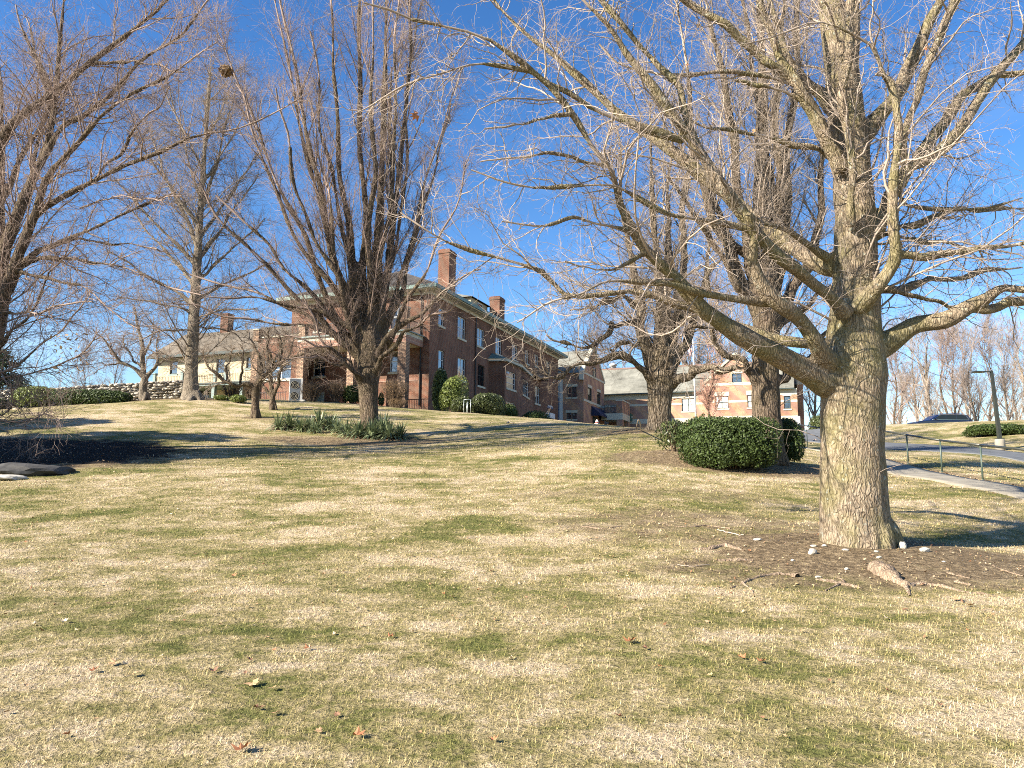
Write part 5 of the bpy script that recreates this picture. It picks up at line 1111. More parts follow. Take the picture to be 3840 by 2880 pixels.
MB().box(PB(746,1460)[0], PB(764,1460)[0], YB - .07, YB - .053, zBb, PB(765,1456)[1]).box(PB(768,1460)[0], PB(786,1460)[0], YB - .07, YB - .053, zBb, PB(765,1456)[1]).build('glass_door', M_glassdark, B)
# ------------------------------------------------------------------ shrubs and small plants
M_yew = leaf_mat('dark_yew_foliage', (.022, .036, .009), (.085, .125, .028), .6, .15)
M_yellowgreen = leaf_mat('yellow_green_foliage', (.09, .12, .025), (.26, .30, .08), .5, .2)  # leaf colour of the yellow-green shrubs themselves
M_rhodo = leaf_mat('rhododendron_leaves', (.03, .042, .014), (.11, .13, .045), .4, .15)
M_brownleaf = leaf_mat('brown_shrub_leaves', (.16, .09, .04), (.32, .21, .10), .8, .2)
M_yucca = leaf_mat('yucca_blades', (.04, .07, .04), (.30, .34, .17), .45, .15)
M_pine = leaf_mat('pine_needles', (.015, .03, .012), (.06, .09, .035), .6, .1)
M_stem = simple('shrub_stems', (.16, .11, .07), .85, .2, 6)
M_redfine = simple('russet_fine_twigs', (.42, .24, .17), .8, .2, 2)

def leaves(n, c, rad, size, g, boxy=1.0, lo=.80, lumps=7, lump_amp=.12, flat=-.1, asp=2.0, droop=0., zmin=None):
    """leaf quads spread through the outer shell of an uneven mass"""
    v = g.normal(size=(n, 3)); v /= np.linalg.norm(v, axis=1, keepdims=True); v[:, 2] = np.where(v[:, 2] < flat, -v[:, 2] * .6, v[:, 2])
    q = (np.abs(v)**(2 * boxy)).sum(1)**(-1 / (2 * boxy)); L = g.normal(size=(lumps, 3)); L /= np.linalg.norm(L, axis=1, keepdims=True)
    bump_ = 1 + lump_amp * (np.clip((v @ L.T), 0, 1)**3).sum(1) - lump_amp * .6 + .05 * np.sin(v @ np.array([9., 7, 5]) * 2.2)
    rr = (q * bump_ * (1 - (1 - lo) * g.random(n)**1.6))[:, None]
    p = v * rr * np.array(rad) + np.array(c)
    nrm = v / np.array(rad); nrm /= np.linalg.norm(nrm, axis=1, keepdims=True); nrm = nrm + g.normal(size=(n, 3)) * .65
    nrm /= np.linalg.norm(nrm, axis=1, keepdims=True)
    t = g.normal(size=(n, 3)); t[:, 2] -= droop; t -= (t * nrm).sum(1, keepdims=True) * nrm; t /= np.linalg.norm(t, axis=1, keepdims=True); b = np.cross(nrm, t)
    s = size * g.uniform(.6, 1.3, n)[:, None]
    V = np.stack([p - t * s * .5, p + b * s / asp * .5, p + t * s * .5, p - b * s / asp * .5], 1).reshape(-1, 3)
    return V, np.repeat(g.random(n), 4)
def foliage(name, V, rn, mat, parent):
    return link(name, np_mesh(name, V, np.arange(len(V)).reshape(-1, 4), False, attr={'rnd': ('FLOAT', rn)}), mat, parent)
def shrub(name, label, px0, px1, py0, py1, D, g, mat, n=3000, size=.08, depth=None, boxy=1.0, lo=.8, group=None, cat='shrub', asp=2., core=True, droop=0., lump_amp=.12, pts=None):
    """a shrub that fills the photo box px0..px1 x py0..py1 when standing at distance D"""
    w_ = (px1 - px0) / F * D; a = P((px0 + px1) / 2, py1, D); top = P((px0 + px1) / 2, py0, D)[2]
    base = np.array([a[0], D, min(T(a[0], D), a[2]) - .03]); H = top - base[2]; dp = depth or w_ * .8
    root = empty(name, tuple(base), label, cat, group)
    c = np.array([0, 0, H * .48]); rad = (w_ / 2, dp / 2, H * .52)
    V, rn = leaves(n, c, rad, size, g, boxy, lo, lump_amp=lump_amp, asp=asp, droop=droop, flat=-.75); foliage('foliage', V, rn, mat, root)
    st = MB()
    for k in range(9):
        aa = g.uniform(0, 6.28); rr = g.uniform(.1, .75); st.bar((rr*.25*rad[0]*math.cos(aa), rr*.25*rad[1]*math.sin(aa), -.1), (rr*rad[0]*math.cos(aa), rr*rad[1]*math.sin(aa), H * .8), .02, 5, .008)
    st.build('stems', M_stem, root)
    if core:
        V, rn = leaves(int(n * .35), c, tuple(r * .78 for r in rad), size * 2.2, g, boxy, .8, flat=-.75); foliage('inner_foliage', V, rn, mat, root)
    return root
def twiggy(name, label, px0, px1, py0, py1, D, g, mat, leafmat=None, n=(26, 260, 1200), group=None, cat='shrub', r=.012, nleaf=1800, lsize=.03, spread=1.):
    w_ = (px1 - px0) / F * D; a = P((px0 + px1) / 2, py1, D); top = P((px0 + px1) / 2, py0, D)[2]
    base = np.array([a[0], D, T(a[0], D) - .02]); H = max(top - base[2], .3); root = empty(name, tuple(base), label, cat, group)
    L = []
    for k in range(n[0]):
        aa = g.uniform(0, 6.28); rr = math.sqrt(g.random()) * w_ / 2 * .9; x, y = rr * math.cos(aa), rr * math.sin(aa) * .8
        hh = H * g.uniform(.75, 1.0) * (1 - .25 * (rr / (w_ / 2))**2)
        L.append(resample([(x*.2, y*.2, -.1, r*1.6), (x*.6, y*.6, hh*.4, r*1.1), (x, y, hh, r*.4)], 8))
    L = np.stack(L); L2 = sprout(L, n[1], g, t0=.2, ang=(20, 50), length=(H*.25, H*.08), K=5, rr=.6, rmin=r*.35, rmax=r*.7, up=.15, wob=.2)
    L3 = sprout(np.concatenate([resample_n(L, 5), L2]), n[2], g, t0=.3, ang=(20, 60), length=(H*.11, H*.04), K=4, rr=.6, rmin=r*.25, rmax=r*.4, up=.1, wob=.25)
    V, Q = merge_tubes([(L, 6), (L2, 4), (L3, 3)]); link('stems', np_mesh('stems', V, Q), mat, root)
    if leafmat is not None:
        V, rn = leaves(nleaf, (0, 0, H * .6), (w_ / 2, w_ * .4, H * .42), lsize, g, 1.2, .3, flat=-.6); foliage('leaves', V, rn, leafmat, root)
    return root

g = np.random.default_rng(101)
shrub('yew_bush', 'big clipped round dark green yew beside the upright maple', 2588, 2888, 1572, 1742, 21.4, g, M_yew, 26000, .07, depth=2.0, boxy=2.1, lo=.84, lump_amp=.14)
shrub('yew_bush', 'narrow dark yew hidden in shade right of the upright maple trunk', 2905, 2996, 1578, 1735, 23.4, g, M_yew, 7000, .08, depth=1.5, boxy=1.2)
shrub('rhododendron', 'leggy rhododendron with drooping leaves left of the clipped yew', 2470, 2590, 1570, 1690, 24, g, M_rhodo, 1100, .15, depth=1.2, lo=.35, asp=3.2, droop=1.2, core=False)
shrub('rhododendron', 'pale green rhododendron sprigs topping the back of the clipped yew', 2570, 2690, 1556, 1640, 23.6, g, M_rhodo, 900, .15, depth=1.0, lo=.4, asp=3.2, droop=1., core=False)
shrub('rhododendron', 'yellow green rounded bush against the stone wall at the far left', 52, 228, 1448, 1524, 46, g, M_yellowgreen, 4200, .14, depth=2, boxy=1.2)
shrub('yew_hedge', 'long low dark green hedge in front of the stone wall', 212, 482, 1466, 1529, 45.2, g, M_yew, 9000, .12, depth=1.8, boxy=2.2, lump_amp=.06, cat='hedge')
shrub('yew_hedge', 'dark hedge end cut off by the left edge near the wall', -70, 28, 1492, 1532, 45.5, g, M_yew, 2600, .12, depth=1.4, boxy=1.6, cat='hedge')
shrub('cypress', 'tall dark cypress in shade at the brick house corner', 1622, 1682, 1385, 1545, 53.5, g, M_yew, 4500, .12, depth=1.4, boxy=1.1)
shrub('cypress', 'feathery yellow green cypress beside the brick house corner', 1645, 1738, 1404, 1545, 51.2, g, M_yellowgreen, 7000, .10, depth=1.7, lump_amp=.4, lo=.7)
shrub('rhododendron', 'light green rhododendron by the small pipe frame', 1690, 1765, 1488, 1548, 49.6, g, M_rhodo, 1500, .14, depth=1.3, asp=2.6, droop=.6)
shrub('yew_bush', 'small round bronze topped bush behind the pipe frame', 1745, 1775, 1487, 1520, 51.5, g, M_brownleaf, 900, .07)
shrub('yew_bush', 'broad yew with sunlit top under the bay window', 1768, 1886, 1474, 1556, 51, g, M_yellowgreen if 0 else M_rhodo, 6000, .10, depth=2.2, boxy=1.3)
shrub('yew_bush', 'dark bush right of the sunlit yew in house shade', 1870, 1945, 1515, 1562, 53, g, M_yew, 2500, .12, depth=1.6)
shrub('yew_bush', 'low dark bushes lost in shade near the pale link', 1950, 2065, 1540, 1572, 58, g, M_yew, 2500, .14, depth=2)
shrub('yew_bush', 'dark green bush between the porch piers left of the vase-shaped trunk', 1288, 1352, 1447, 1506, 50.5, g, M_yew, 2600, .11, depth=1.4, boxy=1.4)
shrub('yew_bush', 'small dark bush low at the right of the vase-shaped trunk', 1418, 1440, 1470, 1508, 50.4, g, M_yew, 800, .1)
shrub('juniper', 'low spreading hedge on the bank behind the lamp post', 3636, 3838, 1592, 1632, 46, g, M_yew, 8000, .12, depth=2.2, boxy=1.8, lump_amp=.2, cat='hedge')
shrub('pine_shrub', 'dusty green evergreen behind the post with the white sign', 3040, 3092, 1555, 1618, 80, g, M_rhodo, 1800, .2, depth=2.5)
shrub('yew_bush', 'tiny yellow green mound left of the forked crabapple, nearest the trunk', 866, 925, 1480, 1503, 44, g, M_yellowgreen, 900, .08, depth=.9)
shrub('yew_bush', 'tiny yellow green mound under the dark twiggy shrub', 800, 856, 1482, 1500, 45, g, M_yellowgreen, 800, .08, depth=.9)
twiggy('forsythia_bush', 'clipped brown twiggy bush beside the air conditioning unit', 1115, 1222, 1428, 1502, 49.8, g, M_stem, M_brownleaf, (40, 420, 1800), r=.018, lsize=.05, group='brown bushes along the brick house')
twiggy('forsythia_bush', 'brown twiggy bush with bare pale legs, second from the unit', 1218, 1300, 1428, 1506, 50.0, g, M_stem, M_brownleaf, (26, 360, 1400), r=.02, nleaf=1500, lsize=.045, group='brown bushes along the brick house')
twiggy('forsythia_bush', 'clipped brown bush directly right of the vase-shaped trunk', 1418, 1530, 1423, 1512, 48.6, g, M_stem, M_brownleaf, (40, 460, 2000), r=.018, nleaf=2600, lsize=.05, group='brown bushes along the brick house')
twiggy('lavender_bush', 'low grey brown tuft beside the areaway railing', 1455, 1530, 1494, 1522, 48.2, g, M_stem, M_brownleaf, (50, 300, 900), r=.01, lsize=.035)
twiggy('barberry_bush', 'small dark twiggy shrub with fan of stems near the cream house deck', 820, 915, 1430, 1500, 46, g, M_bark_brown, None, (22, 300, 1200), r=.02)
twiggy('barberry_bush', 'russet bush in front of the one-storey brick room', 905, 965, 1430, 1498, 48.5, g, M_stem, M_brownleaf, (30, 300, 900), r=.016, lsize=.05)
# fine russet tree before the long wing
p = onG(2665, 62); rt = free_tree('ornamental_tree', 6.2, .12, g, M_bark_brown, M_redfine, 14, fork=.12, lv=(90, 500, 2200), rt=.014)
place(rt, (p[0], p[1], P(2665, 1575, 62)[2] - .3), 1.0, .92, 'small russet-twigged tree in front of the brick gable', 'tree', None, True)

# yuccas round the vase-shaped tree
def yucca_mesh(g, n=150, L=.62):
    V = []; rn = []
    for k in range(n):
        a = g.uniform(0, 6.28); el = R(g.uniform(-4, 76)); l = L * g.uniform(.65, 1.1); w_ = .015 * g.uniform(.8, 1.3); d = np.array([math.cos(a) * math.cos(el), math.sin(a) * math.cos(el), math.sin(el)]); s = np.array([-math.sin(a), math.cos(a), 0])
        p0 = np.array([0, 0, .02]); p1 = p0 + d * l * .55; p2 = p0 + d * l + np.array([0, 0, -.16 * l * math.cos(el) * 2]); r_ = g.random()
        V += [p0 - s * w_ * .6, p0 + s * w_ * .6, p1 + s * w_, p1 - s * w_, p1 - s * w_, p1 + s * w_, p2 + s * .002, p2 - s * .002]; rn += [r_] * 8
    return np_mesh('blades', np.array(V), np.arange(len(V)).reshape(-1, 4), False, attr={'rnd': ('FLOAT', rn)})
ymesh = [yucca_mesh(g) for _ in range(4)]
YL = [(1045,1612,34.5,1.0,'leftmost yucca of the bed, standing a little apart'), (1085,1604,34.8,1.1,'tall spiky yucca second from the left end of the bed'), (1120,1616,34.2,.9,'low yucca third from the left end'),
 (1155,1606,34.6,.9,'small yucca left of the bed centre, in the back row'), (1195,1598,35.2,1.25,'tallest upright yucca at the back centre'), (1240,1600,35,1.1,'upright yucca just right of the tallest one'), (1180,1622,33.8,.8,'low yucca in front of the tallest one'),
 (1262,1618,33.8,.9,'pale yucca in front of the bed centre'), (1300,1628,33,.95,'pale yucca left of the vase-shaped trunk'), (1345,1634,32.5,1.15,'broad dark yucca right at the foot of the vase-shaped trunk'),
 (1395,1638,32.2,1.05,'low yucca directly in front of the vase-shaped trunk'), (1435,1622,32.6,1.3,'large yucca hugging the right side of the vase-shaped trunk'), (1460,1640,32,1.1,'dark yucca right front of the vase-shaped trunk'), (1500,1640,32.2,1.0,'rightmost yucca of the bed')]
for k, (px, py, D, sc, lb) in enumerate(YL):
    p = onG(px, D); r_ = empty('yucca', (p[0], p[1], p[2]), lb, 'yucca', 'yuccas bedded round the vase-shaped tree', rz=g.uniform(0, 6)); r_.scale = (sc * 1.5, sc * 1.5, sc * 1.55)
    link('blades', ymesh[k % 4], M_yucca, r_)
    cr_ = MB().lathe([(.05, -.12), (.06, .04), (.02, .1)], 0, 0, 7).build('stem', M_stem, r_)

# conifers: one peeks in at the left edge, two stand outside the picture and shade the lawn
def conifer(name, label, p, H, r, g, n=9000, size=.3, cat='pine tree'):
    root = empty(name, tuple(p), label, cat); st = resample([(0,0,-.3,H*.022),(0,0,H*.5,H*.014),(0,0,H,H*.003)], 10)[None]
    V, Q = tubes(st, 9); link('trunk', np_mesh('trunk', V, Q), M_bark_brown, root)
    nb = 170; t = g.uniform(.02, .97, nb); L = np.empty((nb, 6, 4)); a = g.uniform(0, 6.28, nb); ln = r * (1 - t)**(.8 if H < 9 else .5) * g.uniform(.75, 1.15, nb) + .25
    for k in range(6):
        s = k / 5; L[:, k, 0] = np.cos(a) * ln * s; L[:, k, 1] = np.sin(a) * ln * s; L[:, k, 2] = t * H + ln * (.12 * s - .22 * s * s); L[:, k, 3] = .035 * (1 - .8 * s)
    V, Q = tubes(L, 5); link('branches', np_mesh('branches', V, Q), M_bark_brown, root)
    pi = g.choice(nb, n, p=ln / ln.sum()); s = g.random(n)**.6; q = np.stack([np.interp(s, [0, 1], [0, 1])] * 3, 1); A_ = L[pi, 0, :3] * (1 - s[:, None]) + L[pi, 5, :3] * s[:, None]
    A_[:, 2] = t[pi] * H + ln[pi] * (.12 * s - .22 * s * s); A_ += g.normal(size=(n, 3)) * np.array([.16, .16, .10]) * (1 + .5 * (1 - s[:, None]))
    d = g.normal(size=(n, 3)); d[:, 0] += np.cos(a[pi]); d[:, 1] += np.sin(a[pi]); d /= np.linalg.norm(d, axis=1, keepdims=True); b = np.cross(d, g.normal(size=(n, 3))); b /= np.linalg.norm(b, axis=1, keepdims=True)
    sz = size * g.uniform(.6, 1.2, n)[:, None]; V = np.stack([A_ - d * sz * .5, A_ + b * sz * .16, A_ + d * sz * .5, A_ - b * sz * .16], 1).reshape(-1, 3)
    foliage('needles', V, np.repeat(g.random(n), 4), M_pine, root); return root
p = onG(-30, 62); p[2] -= .3
conifer('pine_tree', 'dark green pine showing behind the bare branches at the left edge', p, 6.8, 4.6, g, 12000, .32)
for (x, y, H, r, lb) in ((-26, 18.3, 12.5, 4.8, 'tall spruce left of the lawn, nearest of three'), (-30.5, 21.8, 13.6, 5.2, 'tallest spruce, middle one of three left of the lawn'), (-36, 26.5, 12.5, 4.8, 'spruce furthest back of three left of the lawn')):
    conifer('spruce_tree', lb, (x, y, T(x, y) - .2), H, r, g, 42000, .6, 'spruce tree')
# ------------------------------------------------------------------ small things
g = np.random.default_rng(202)
def rock_mesh(g, sx, sy, sz, sub=2, rough=.18):
    import bmesh
    bm = bmesh.new(); bmesh.ops.create_icosphere(bm, subdivisions=sub, radius=1); n = g.normal(size=(6, 3)); n /= np.linalg.norm(n, axis=1, keepdims=True)
    d = g.uniform(.62, .95, 6)
    for v in bm.verts:
        c = np.array(v.co)
        for k in range(6):
            e_ = c @ n[k] - d[k]
            if e_ > 0: c = c - n[k] * e_ * .9
        c = c * (1 + rough * .3 * math.sin(c[0] * 5 + c[1] * 4 + c[2] * 7 + d[0] * 20)); v.co = c * np.array([sx, sy, sz])
    me = bpy.data.meshes.new('rock'); bm.to_mesh(me); bm.free(); return me
# dry stone wall: one wall, many stones
def stone_wall():
    V = []; Fs = []; n = 0; pr = [rock_mesh(g, 1, 1, 1, 1) for _ in range(6)]
    pv = [np.array([v.co[:] for v in m.vertices]) for m in pr]; pf = [np.array([p_.vertices[:] for p_ in m.polygons]) for m in pr]
    A_, B_ = onG(-90, 46.6), onG(690, 48.6); nn = 96
    for k in range(nn):
        for row in range(8):
            t = (k + .5 * (row % 2) + g.uniform(-.15, .15)) / nn; x, y = A_[0] * (1 - t) + B_[0] * t, A_[1] * (1 - t) + B_[1] * t; z = T(x, y)
            for yo in (0, .45):
                h = .17; s = g.uniform(.75, 1.35); i = g.integers(6); a = g.uniform(0, 6.28); ca, sa = math.cos(a) , math.sin(a)
                q = pv[i] * np.array([.22 * s, .2, .105 * g.uniform(.8, 1.3)]); q = q @ np.array([[1, .1 * ca, 0], [-.1 * ca, 1, 0], [0, 0, 1]])
                if row == 7 and g.random() < .35: continue
                V.append(q + np.array([x + g.normal() * .03, y + yo + g.normal() * .04, z + .02 + h * row + g.normal() * .02])); Fs.append(pf[i] + n); n += len(q)
    me = np_mesh('stone_wall', np.concatenate(V), np.concatenate(Fs), False)
    m, nn_, b = new_mat('wall_stones', .9, .15); ge = N(nn_, 'ShaderNodeNewGeometry'); r_ = ramp(nn_, ge.outputs['Random Per Island'], [(0, (.13, .11, .09)), (.35, (.34, .30, .24)), (.7, (.48, .43, .35)), (1, (.62, .56, .46))])
    t = noise(nn_, ge.outputs['Position'], 9, 5); mx_ = N(nn_, 'ShaderNodeMixRGB', blend_type='MULTIPLY'); mx_.inputs[0].default_value = .6
    nn_.links.new(r_.outputs[0], mx_.inputs[1]); nn_.links.new(t.outputs['Color'], mx_.inputs[2]); nn_.links.new(r_.outputs[0], mx_.inputs[1])
    r2_ = ramp(nn_, t.outputs['Fac'], [(.3, (.5, .5, .5)), (.65, (1.1, 1.1, 1.1))]); nn_.links.new(r2_.outputs[0], mx_.inputs[2]); nn_.links.new(mx_.outputs[0], b.inputs['Base Color'])
    tag(link('stone_wall', me, m), 'long dry stone wall along the top of the lawn at left', 'wall')
stone_wall()
def rock(name, label, px, py, wpx, hpx, mat, group=None, cat='rock', sub=2, D=None, sink=.35, yw=.8):
    p = G(px, py) if D is None else onG(px, D); D = p[1]; w_ = wpx / F * D / 2; h_ = hpx / F * D / 2
    o = link(name, rock_mesh(g, w_, w_ * yw, h_ * 1.15, sub), mat, None, (p[0], p[1], p[2] + h_ * (1 - sink) - h_ * .2)); o.rotation_euler.z = g.uniform(-.5, .5)
    o.data.polygons.foreach_set('use_smooth', [False] * len(o.data.polygons)); return tag(o, label, cat, group)
rock('boulder', 'dark half-buried boulder in the deep shade at the left', 120, 1775, 300, 62, M_darkrock, None, 'boulder', 3, sink=.55)
rock('flat_rock', 'pale flat rock at the left edge just below the shade', 20, 1798, 150, 26, M_rock, None, 'rock', 3, sink=.5)
for (px, py, w_, h_, lb) in [(3047,2080,36,26,'largest white stone left of the big trunk foot'), (3051,2052,28,9,'thin white stone just above the largest white one'), (3091,2053,20,11,'small white stone near the trunk foot, left side'),
   (3118,2042,14,14,'tiny white stone touching the trunk foot'), (3171,2066,30,9,'flat buff stone in front of the trunk'), (3384,2056,32,32,'upright grey stone right of the trunk foot'), (3469,2072,44,20,'long grey stone slanting at the right of the mound'),
   (3298,2095,24,10,'white stone alone in front of the trunk, right of centre'), (3175,2142,16,11,'small pale stone midway down the mound'), (3068,2166,26,9,'flat white stone low on the mound near the forked root'),
   (2973,2107,16,9,'little white stone out on the left slope of the mound'), (2841,2026,36,10,'flat whitish stone at the far left rim of the bare soil'), (3286,2070,20,8,'small brown stone close before the trunk'), (3540,2110,16,7,'small pale stone on the right slope of the mound')]:
    rock('stone', lb, px, py, w_, h_, M_whiterock if 'grey' not in lb and 'brown' not in lb else M_rock, 'stones on the mound of the big maple', 'stone')
rock('stone', 'small stone in the soil before the clipped yew', 2697, 1755, 16, 10, M_whiterock, None, 'stone')
rock('stone', 'small grey stone on the lawn edge near the air conditioning unit', 1128, 1512, 26, 10, M_rock, None, 'stone', D=49)

# surface roots of the big maple: parts of that tree
def root_part(pts, flat=.55):
    rows = []
    for (px, py, w_) in pts: p = G(px, py); r_ = w_ / 2 / F * p[1]; rows.append((p[0], p[1], p[2] + r_ * .15, r_))
    L = resample(rows, max(14, 4 * len(rows))); L[:, 2] += g.normal(size=len(L)) * .006 - L[:, 3] * .25; L[:, 3] *= g.uniform(.75, 1.25, len(L))
    return L
inv = np.array(TREE1.location)
for ch in ([[(3270,2122,26),(3290,2140,66),(3330,2165,70),(3370,2190,44),(3405,2205,28),(3440,2198,20),(3520,2200,16),(3600,2218,13),(3700,2232,11),(3840,2252,10)], [(3395,2200,18),(3408,2222,14),(3412,2240,7)]],
           [[(3060,2178,12),(3110,2186,17),(3150,2196,20),(3190,2202,17),(3230,2208,10)], [(3150,2194,15),(3120,2210,10),(3095,2222,5)], [(3165,2196,14),(3160,2178,10),(3140,2172,6)]],
           [[(2990,2165,30),(2960,2160,12),(2890,2162,13),(2830,2172,12),(2785,2190,11),(2740,2212,7)], [(2785,2192,10),(2815,2215,8),(2830,2240,5)]],
           [[(2600,2062,9),(2660,2060,18),(2715,2052,24),(2765,2062,16),(2790,2070,6)]], [[(2690,2104,12),(2750,2108,16),(2822,2106,11)]], [[(3582,2182,14),(3615,2190,17),(3640,2196,10)]],
           [[(3725,2122,8),(3780,2145,10),(3840,2165,9)]], [[(3550,2152,8),(3600,2164,9),(3640,2172,6)]], [[(2500,1972,6),(2580,1980,10),(2660,1975,8),(2740,1985,5)]], [[(2180,1975,4),(2260,1982,8),(2340,1975,6)]]):
    V, Q = merge_tubes([(root_part(c)[None] - np.array([*inv, 0]), 9) for c in ch]); link('root', np_mesh('root', V, Q), M_root, TREE1)

# fallen sticks
for (pts, lb) in [([(2350,1618,5),(2368,1600,4),(2385,1608,3),(2405,1618,2)], 'pale forked stick on the lawn brow by the old maple'), ([(1600,1638,4),(1625,1628,4),(1665,1620,3)], 'pale fallen stick right of the yucca bed'),
   ([(3040,1664,4),(3055,1648,4),(3075,1660,3)], 'bare white stick on the grass beside the signpost'), ([(1900,1588,5),(1910,1583,5),(1925,1589,3)], 'short dark stick on the bright brow of the lawn'),
   ([(2690,1990,4),(2740,2004,5),(2790,2012,3)], 'thin stick on bare soil left of the big maple'), ([(2540,2122,3),(2600,2128,4),(2660,2126,3)], 'pale straight twig at the left rim of the bare soil')]:
    L = root_part(pts); L[:, 2] += .015; V, Q = tubes(L[None], 6); c = L[0, :3].copy(); tag(link('fallen_stick', np_mesh('fallen_stick', V - c, Q), M_twig, None, tuple(c)), lb, 'stick')

# fallen leaves
def leaf_mesh(g, s=.06):
    """lobed, curled maple leaf"""
    n = 5; V = [(0, 0, .006)]; ang = [-150, -95, -60, -35, -12, 0, 12, 35, 60, 95, 150]; rad = [.45, .8, .5, .95, .6, 1.15, .6, .95, .5, .8, .45]
    c = g.uniform(.7, 1.7); tw = g.uniform(-1, 1)
    for a, r_ in zip(ang, rad):
        r_ *= g.uniform(.8, 1.1); x, y = r_ * math.cos(R(a)), r_ * math.sin(R(a)); V.append((x, y, c * .55 * (y * y) + .25 * c * x * x * (1 if tw > 0 else .4) + .12 * tw * x * y))
    F_ = [(0, i, i + 1) for i in range(1, len(V) - 1)]; V = np.array(V) * s
    me = np_mesh('leaf', V, np.array(F_), False); return me
M_leafs = [simple('dry_leaf_rust', (.34, .14, .06), .7, .4, 20), simple('dry_leaf_tan', (.42, .26, .13), .7, .35, 20), simple('dry_leaf_brown', (.20, .10, .055), .75, .4, 20), simple('dry_leaf_pale', (.52, .40, .25), .7, .3, 20)]
lm = []
for k in range(12):
    me = leaf_mesh(g); me.materials.append(M_leafs[(0, 1, 2, 0, 1, 3, 2, 1, 0, 3, 1, 2)[k]]); lm.append(me)
marked = [(2361,2418,1.5,0),(877,2170,1.0,0),(1693,2250,1.1,1),(946,2572,1.5,1),(1337,2790,1.1,0),(903,2842,1.4,0),(2856,2500,1.0,0),(1463,2404,.9,0),(3590,2262,1.7,4),(3640,2280,1.2,4),(640,1935,1.0,5),(1000,1910,.9,5),(240,2345,1.0,5),(430,2497,1.3,1),(497,2545,1.1,1),
  (350,2530,.9,0),(800,2535,1.0,2),(2785,2485,.9,0),(2425,2440,.9,2),(1155,2440,.9,0),(1020,2600,.9,1),(1030,2700,1.0,1),(960,2680,1.0,2),(3010,2378,.8,1),(3325,2332,.9,5),(130,2350,.9,5),(1850,2790,.8,0),(2320,2250,.6,2),(1330,1880,.7,5),(1475,2030,.8,5)]
first = True
for k, (px, py, sc, mi) in enumerate(marked):
    p = G(px, py); o = bpy.data.objects.new('fallen_leaf', lm[mi]); COL.objects.link(o); o.location = (p[0], p[1], p[2] + .02); o.rotation_euler = (g.uniform(-.3, .3), g.uniform(-.3, .3), g.uniform(0, 6.28)); o.scale = (sc * .85,) * 3
    tag(o, 'dry curled fallen leaf lying on the near lawn', 'leaf', 'fallen leaves on the near lawn')
for k in range(190):
    D = math.sqrt(g.uniform(4.6**2, 15**2)); px = g.uniform(0, 3840); p = onG(px, D)
    o = bpy.data.objects.new('fallen_leaf', lm[g.integers(12)]); COL.objects.link(o); o.location = (p[0], p[1], p[2] + .018); o.rotation_euler = (g.uniform(-.4, .4), g.uniform(-.4, .4), g.uniform(0, 6.28)); o.scale = (g.uniform(.32, .65),) * 3
    tag(o, 'dry curled fallen leaf lying on the near lawn', 'leaf', 'fallen leaves on the near lawn')
def litter(n, d0, d1, s0, s1, mask=None):
    """far leaf litter nobody could count"""
    D = np.sqrt(g.uniform(d0**2, d1**2, n)); x = g.uniform(-.70, .72, n) * D; 
    if mask is not None: k = bare(x, D) > g.random(n); x, D = x[k], D[k]; n = len(x)
    z = T(x, D) + .015; s = g.uniform(s0, s1, n); a = g.uniform(0, 6.28, n)
    c = np.c_[x, D, z]; u = np.c_[np.cos(a), np.sin(a), g.uniform(-.5, .5, n)] * s[:, None] * .5; v = np.c_[-np.sin(a), np.cos(a), g.uniform(-.6, .6, n)] * s[:, None] * .32
    return np.stack([c - u, c + v, c + u + np.c_[0*s, 0*s, s*.3], c - v], 1).reshape(-1, 3), np.repeat(g.random(n), 4)
q1, r1 = litter(1500, 7, 18, .02, .055); q2, r2 = litter(2600, 18, 46, .03, .085); q3, r3 = litter(9000, 8, 36, .012, .05, True)
M_litter = leaf_mat('leaf_litter', (.20, .09, .04), (.62, .46, .28), .8, .05)
lt = foliage('leaf_litter', np.concatenate([q1, q2, q3]), np.concatenate([r1, r2, r3]), M_litter, None); tag(lt, 'scattered bits of dry leaf over lawn and bare soil', 'leaf litter', kind='stuff')
q4, r4 = [], []
for k in range(700):       # drift along the path edge
    D = g.uniform(17, 34); x = np.interp(D, [17, 24.5, 30, 34], [13.2, 13.6, 13.8, 14.1]) + abs(g.normal()) * .18 + .05; z = T(x, D) + .02; s = g.uniform(.03, .08); a = g.uniform(0, 6.28)
    c = np.array([x, D, z]); u = np.array([math.cos(a), math.sin(a), g.uniform(-.3, .5)]) * s * .5; v = np.array([-math.sin(a), math.cos(a), g.uniform(-.3, .3)]) * s * .35
    q4 += [c - u, c + v, c + u, c - v]; r4 += [g.random()] * 4
tag(foliage('leaf_drift', np.array(q4), np.array(r4), M_litter, None), 'drift of brown leaves along the far edge of the path', 'leaf litter', kind='stuff')

# leaves caught in branches and a squirrel nest
for (px, py, D, s, mi, lb) in [(1563,431,9.5,1.6,0,'orange dead leaf caught in twigs above the vase-shaped tree'), (1590,455,9.5,1.1,1,'tan dead leaf hanging just below the orange caught one'), (2620,98,11.2,1.0,1,'dead leaf caught high near the top of the picture'),
     (2576,236,11.2,1.0,0,'russet dead leaf caught on a horizontal twig'), (2675,465,11.5,1.0,2,'dark dead leaf clinging to a pale branch'), (2826,492,11.5,1.1,1,'tan dead leaf clinging to the same pale branch, further right'), (3472,180,11,.8,0,'orange dead leaf high right of the big trunk'),
     (1645,608,9.6,.8,1,'small tan leaf hanging in mid air twigs'), (2400,560,11,.7,0,'small rust leaf among the dark limbs')]:
    p = P(px, py, D); o = bpy.data.objects.new('caught_leaf', lm[mi]); COL.objects.link(o); o.location = tuple(p); o.rotation_euler = (g.uniform(.8, 2), g.uniform(-.6, .6), g.uniform(0, 6)); o.scale = (s,) * 3; tag(o, lb, 'leaf')
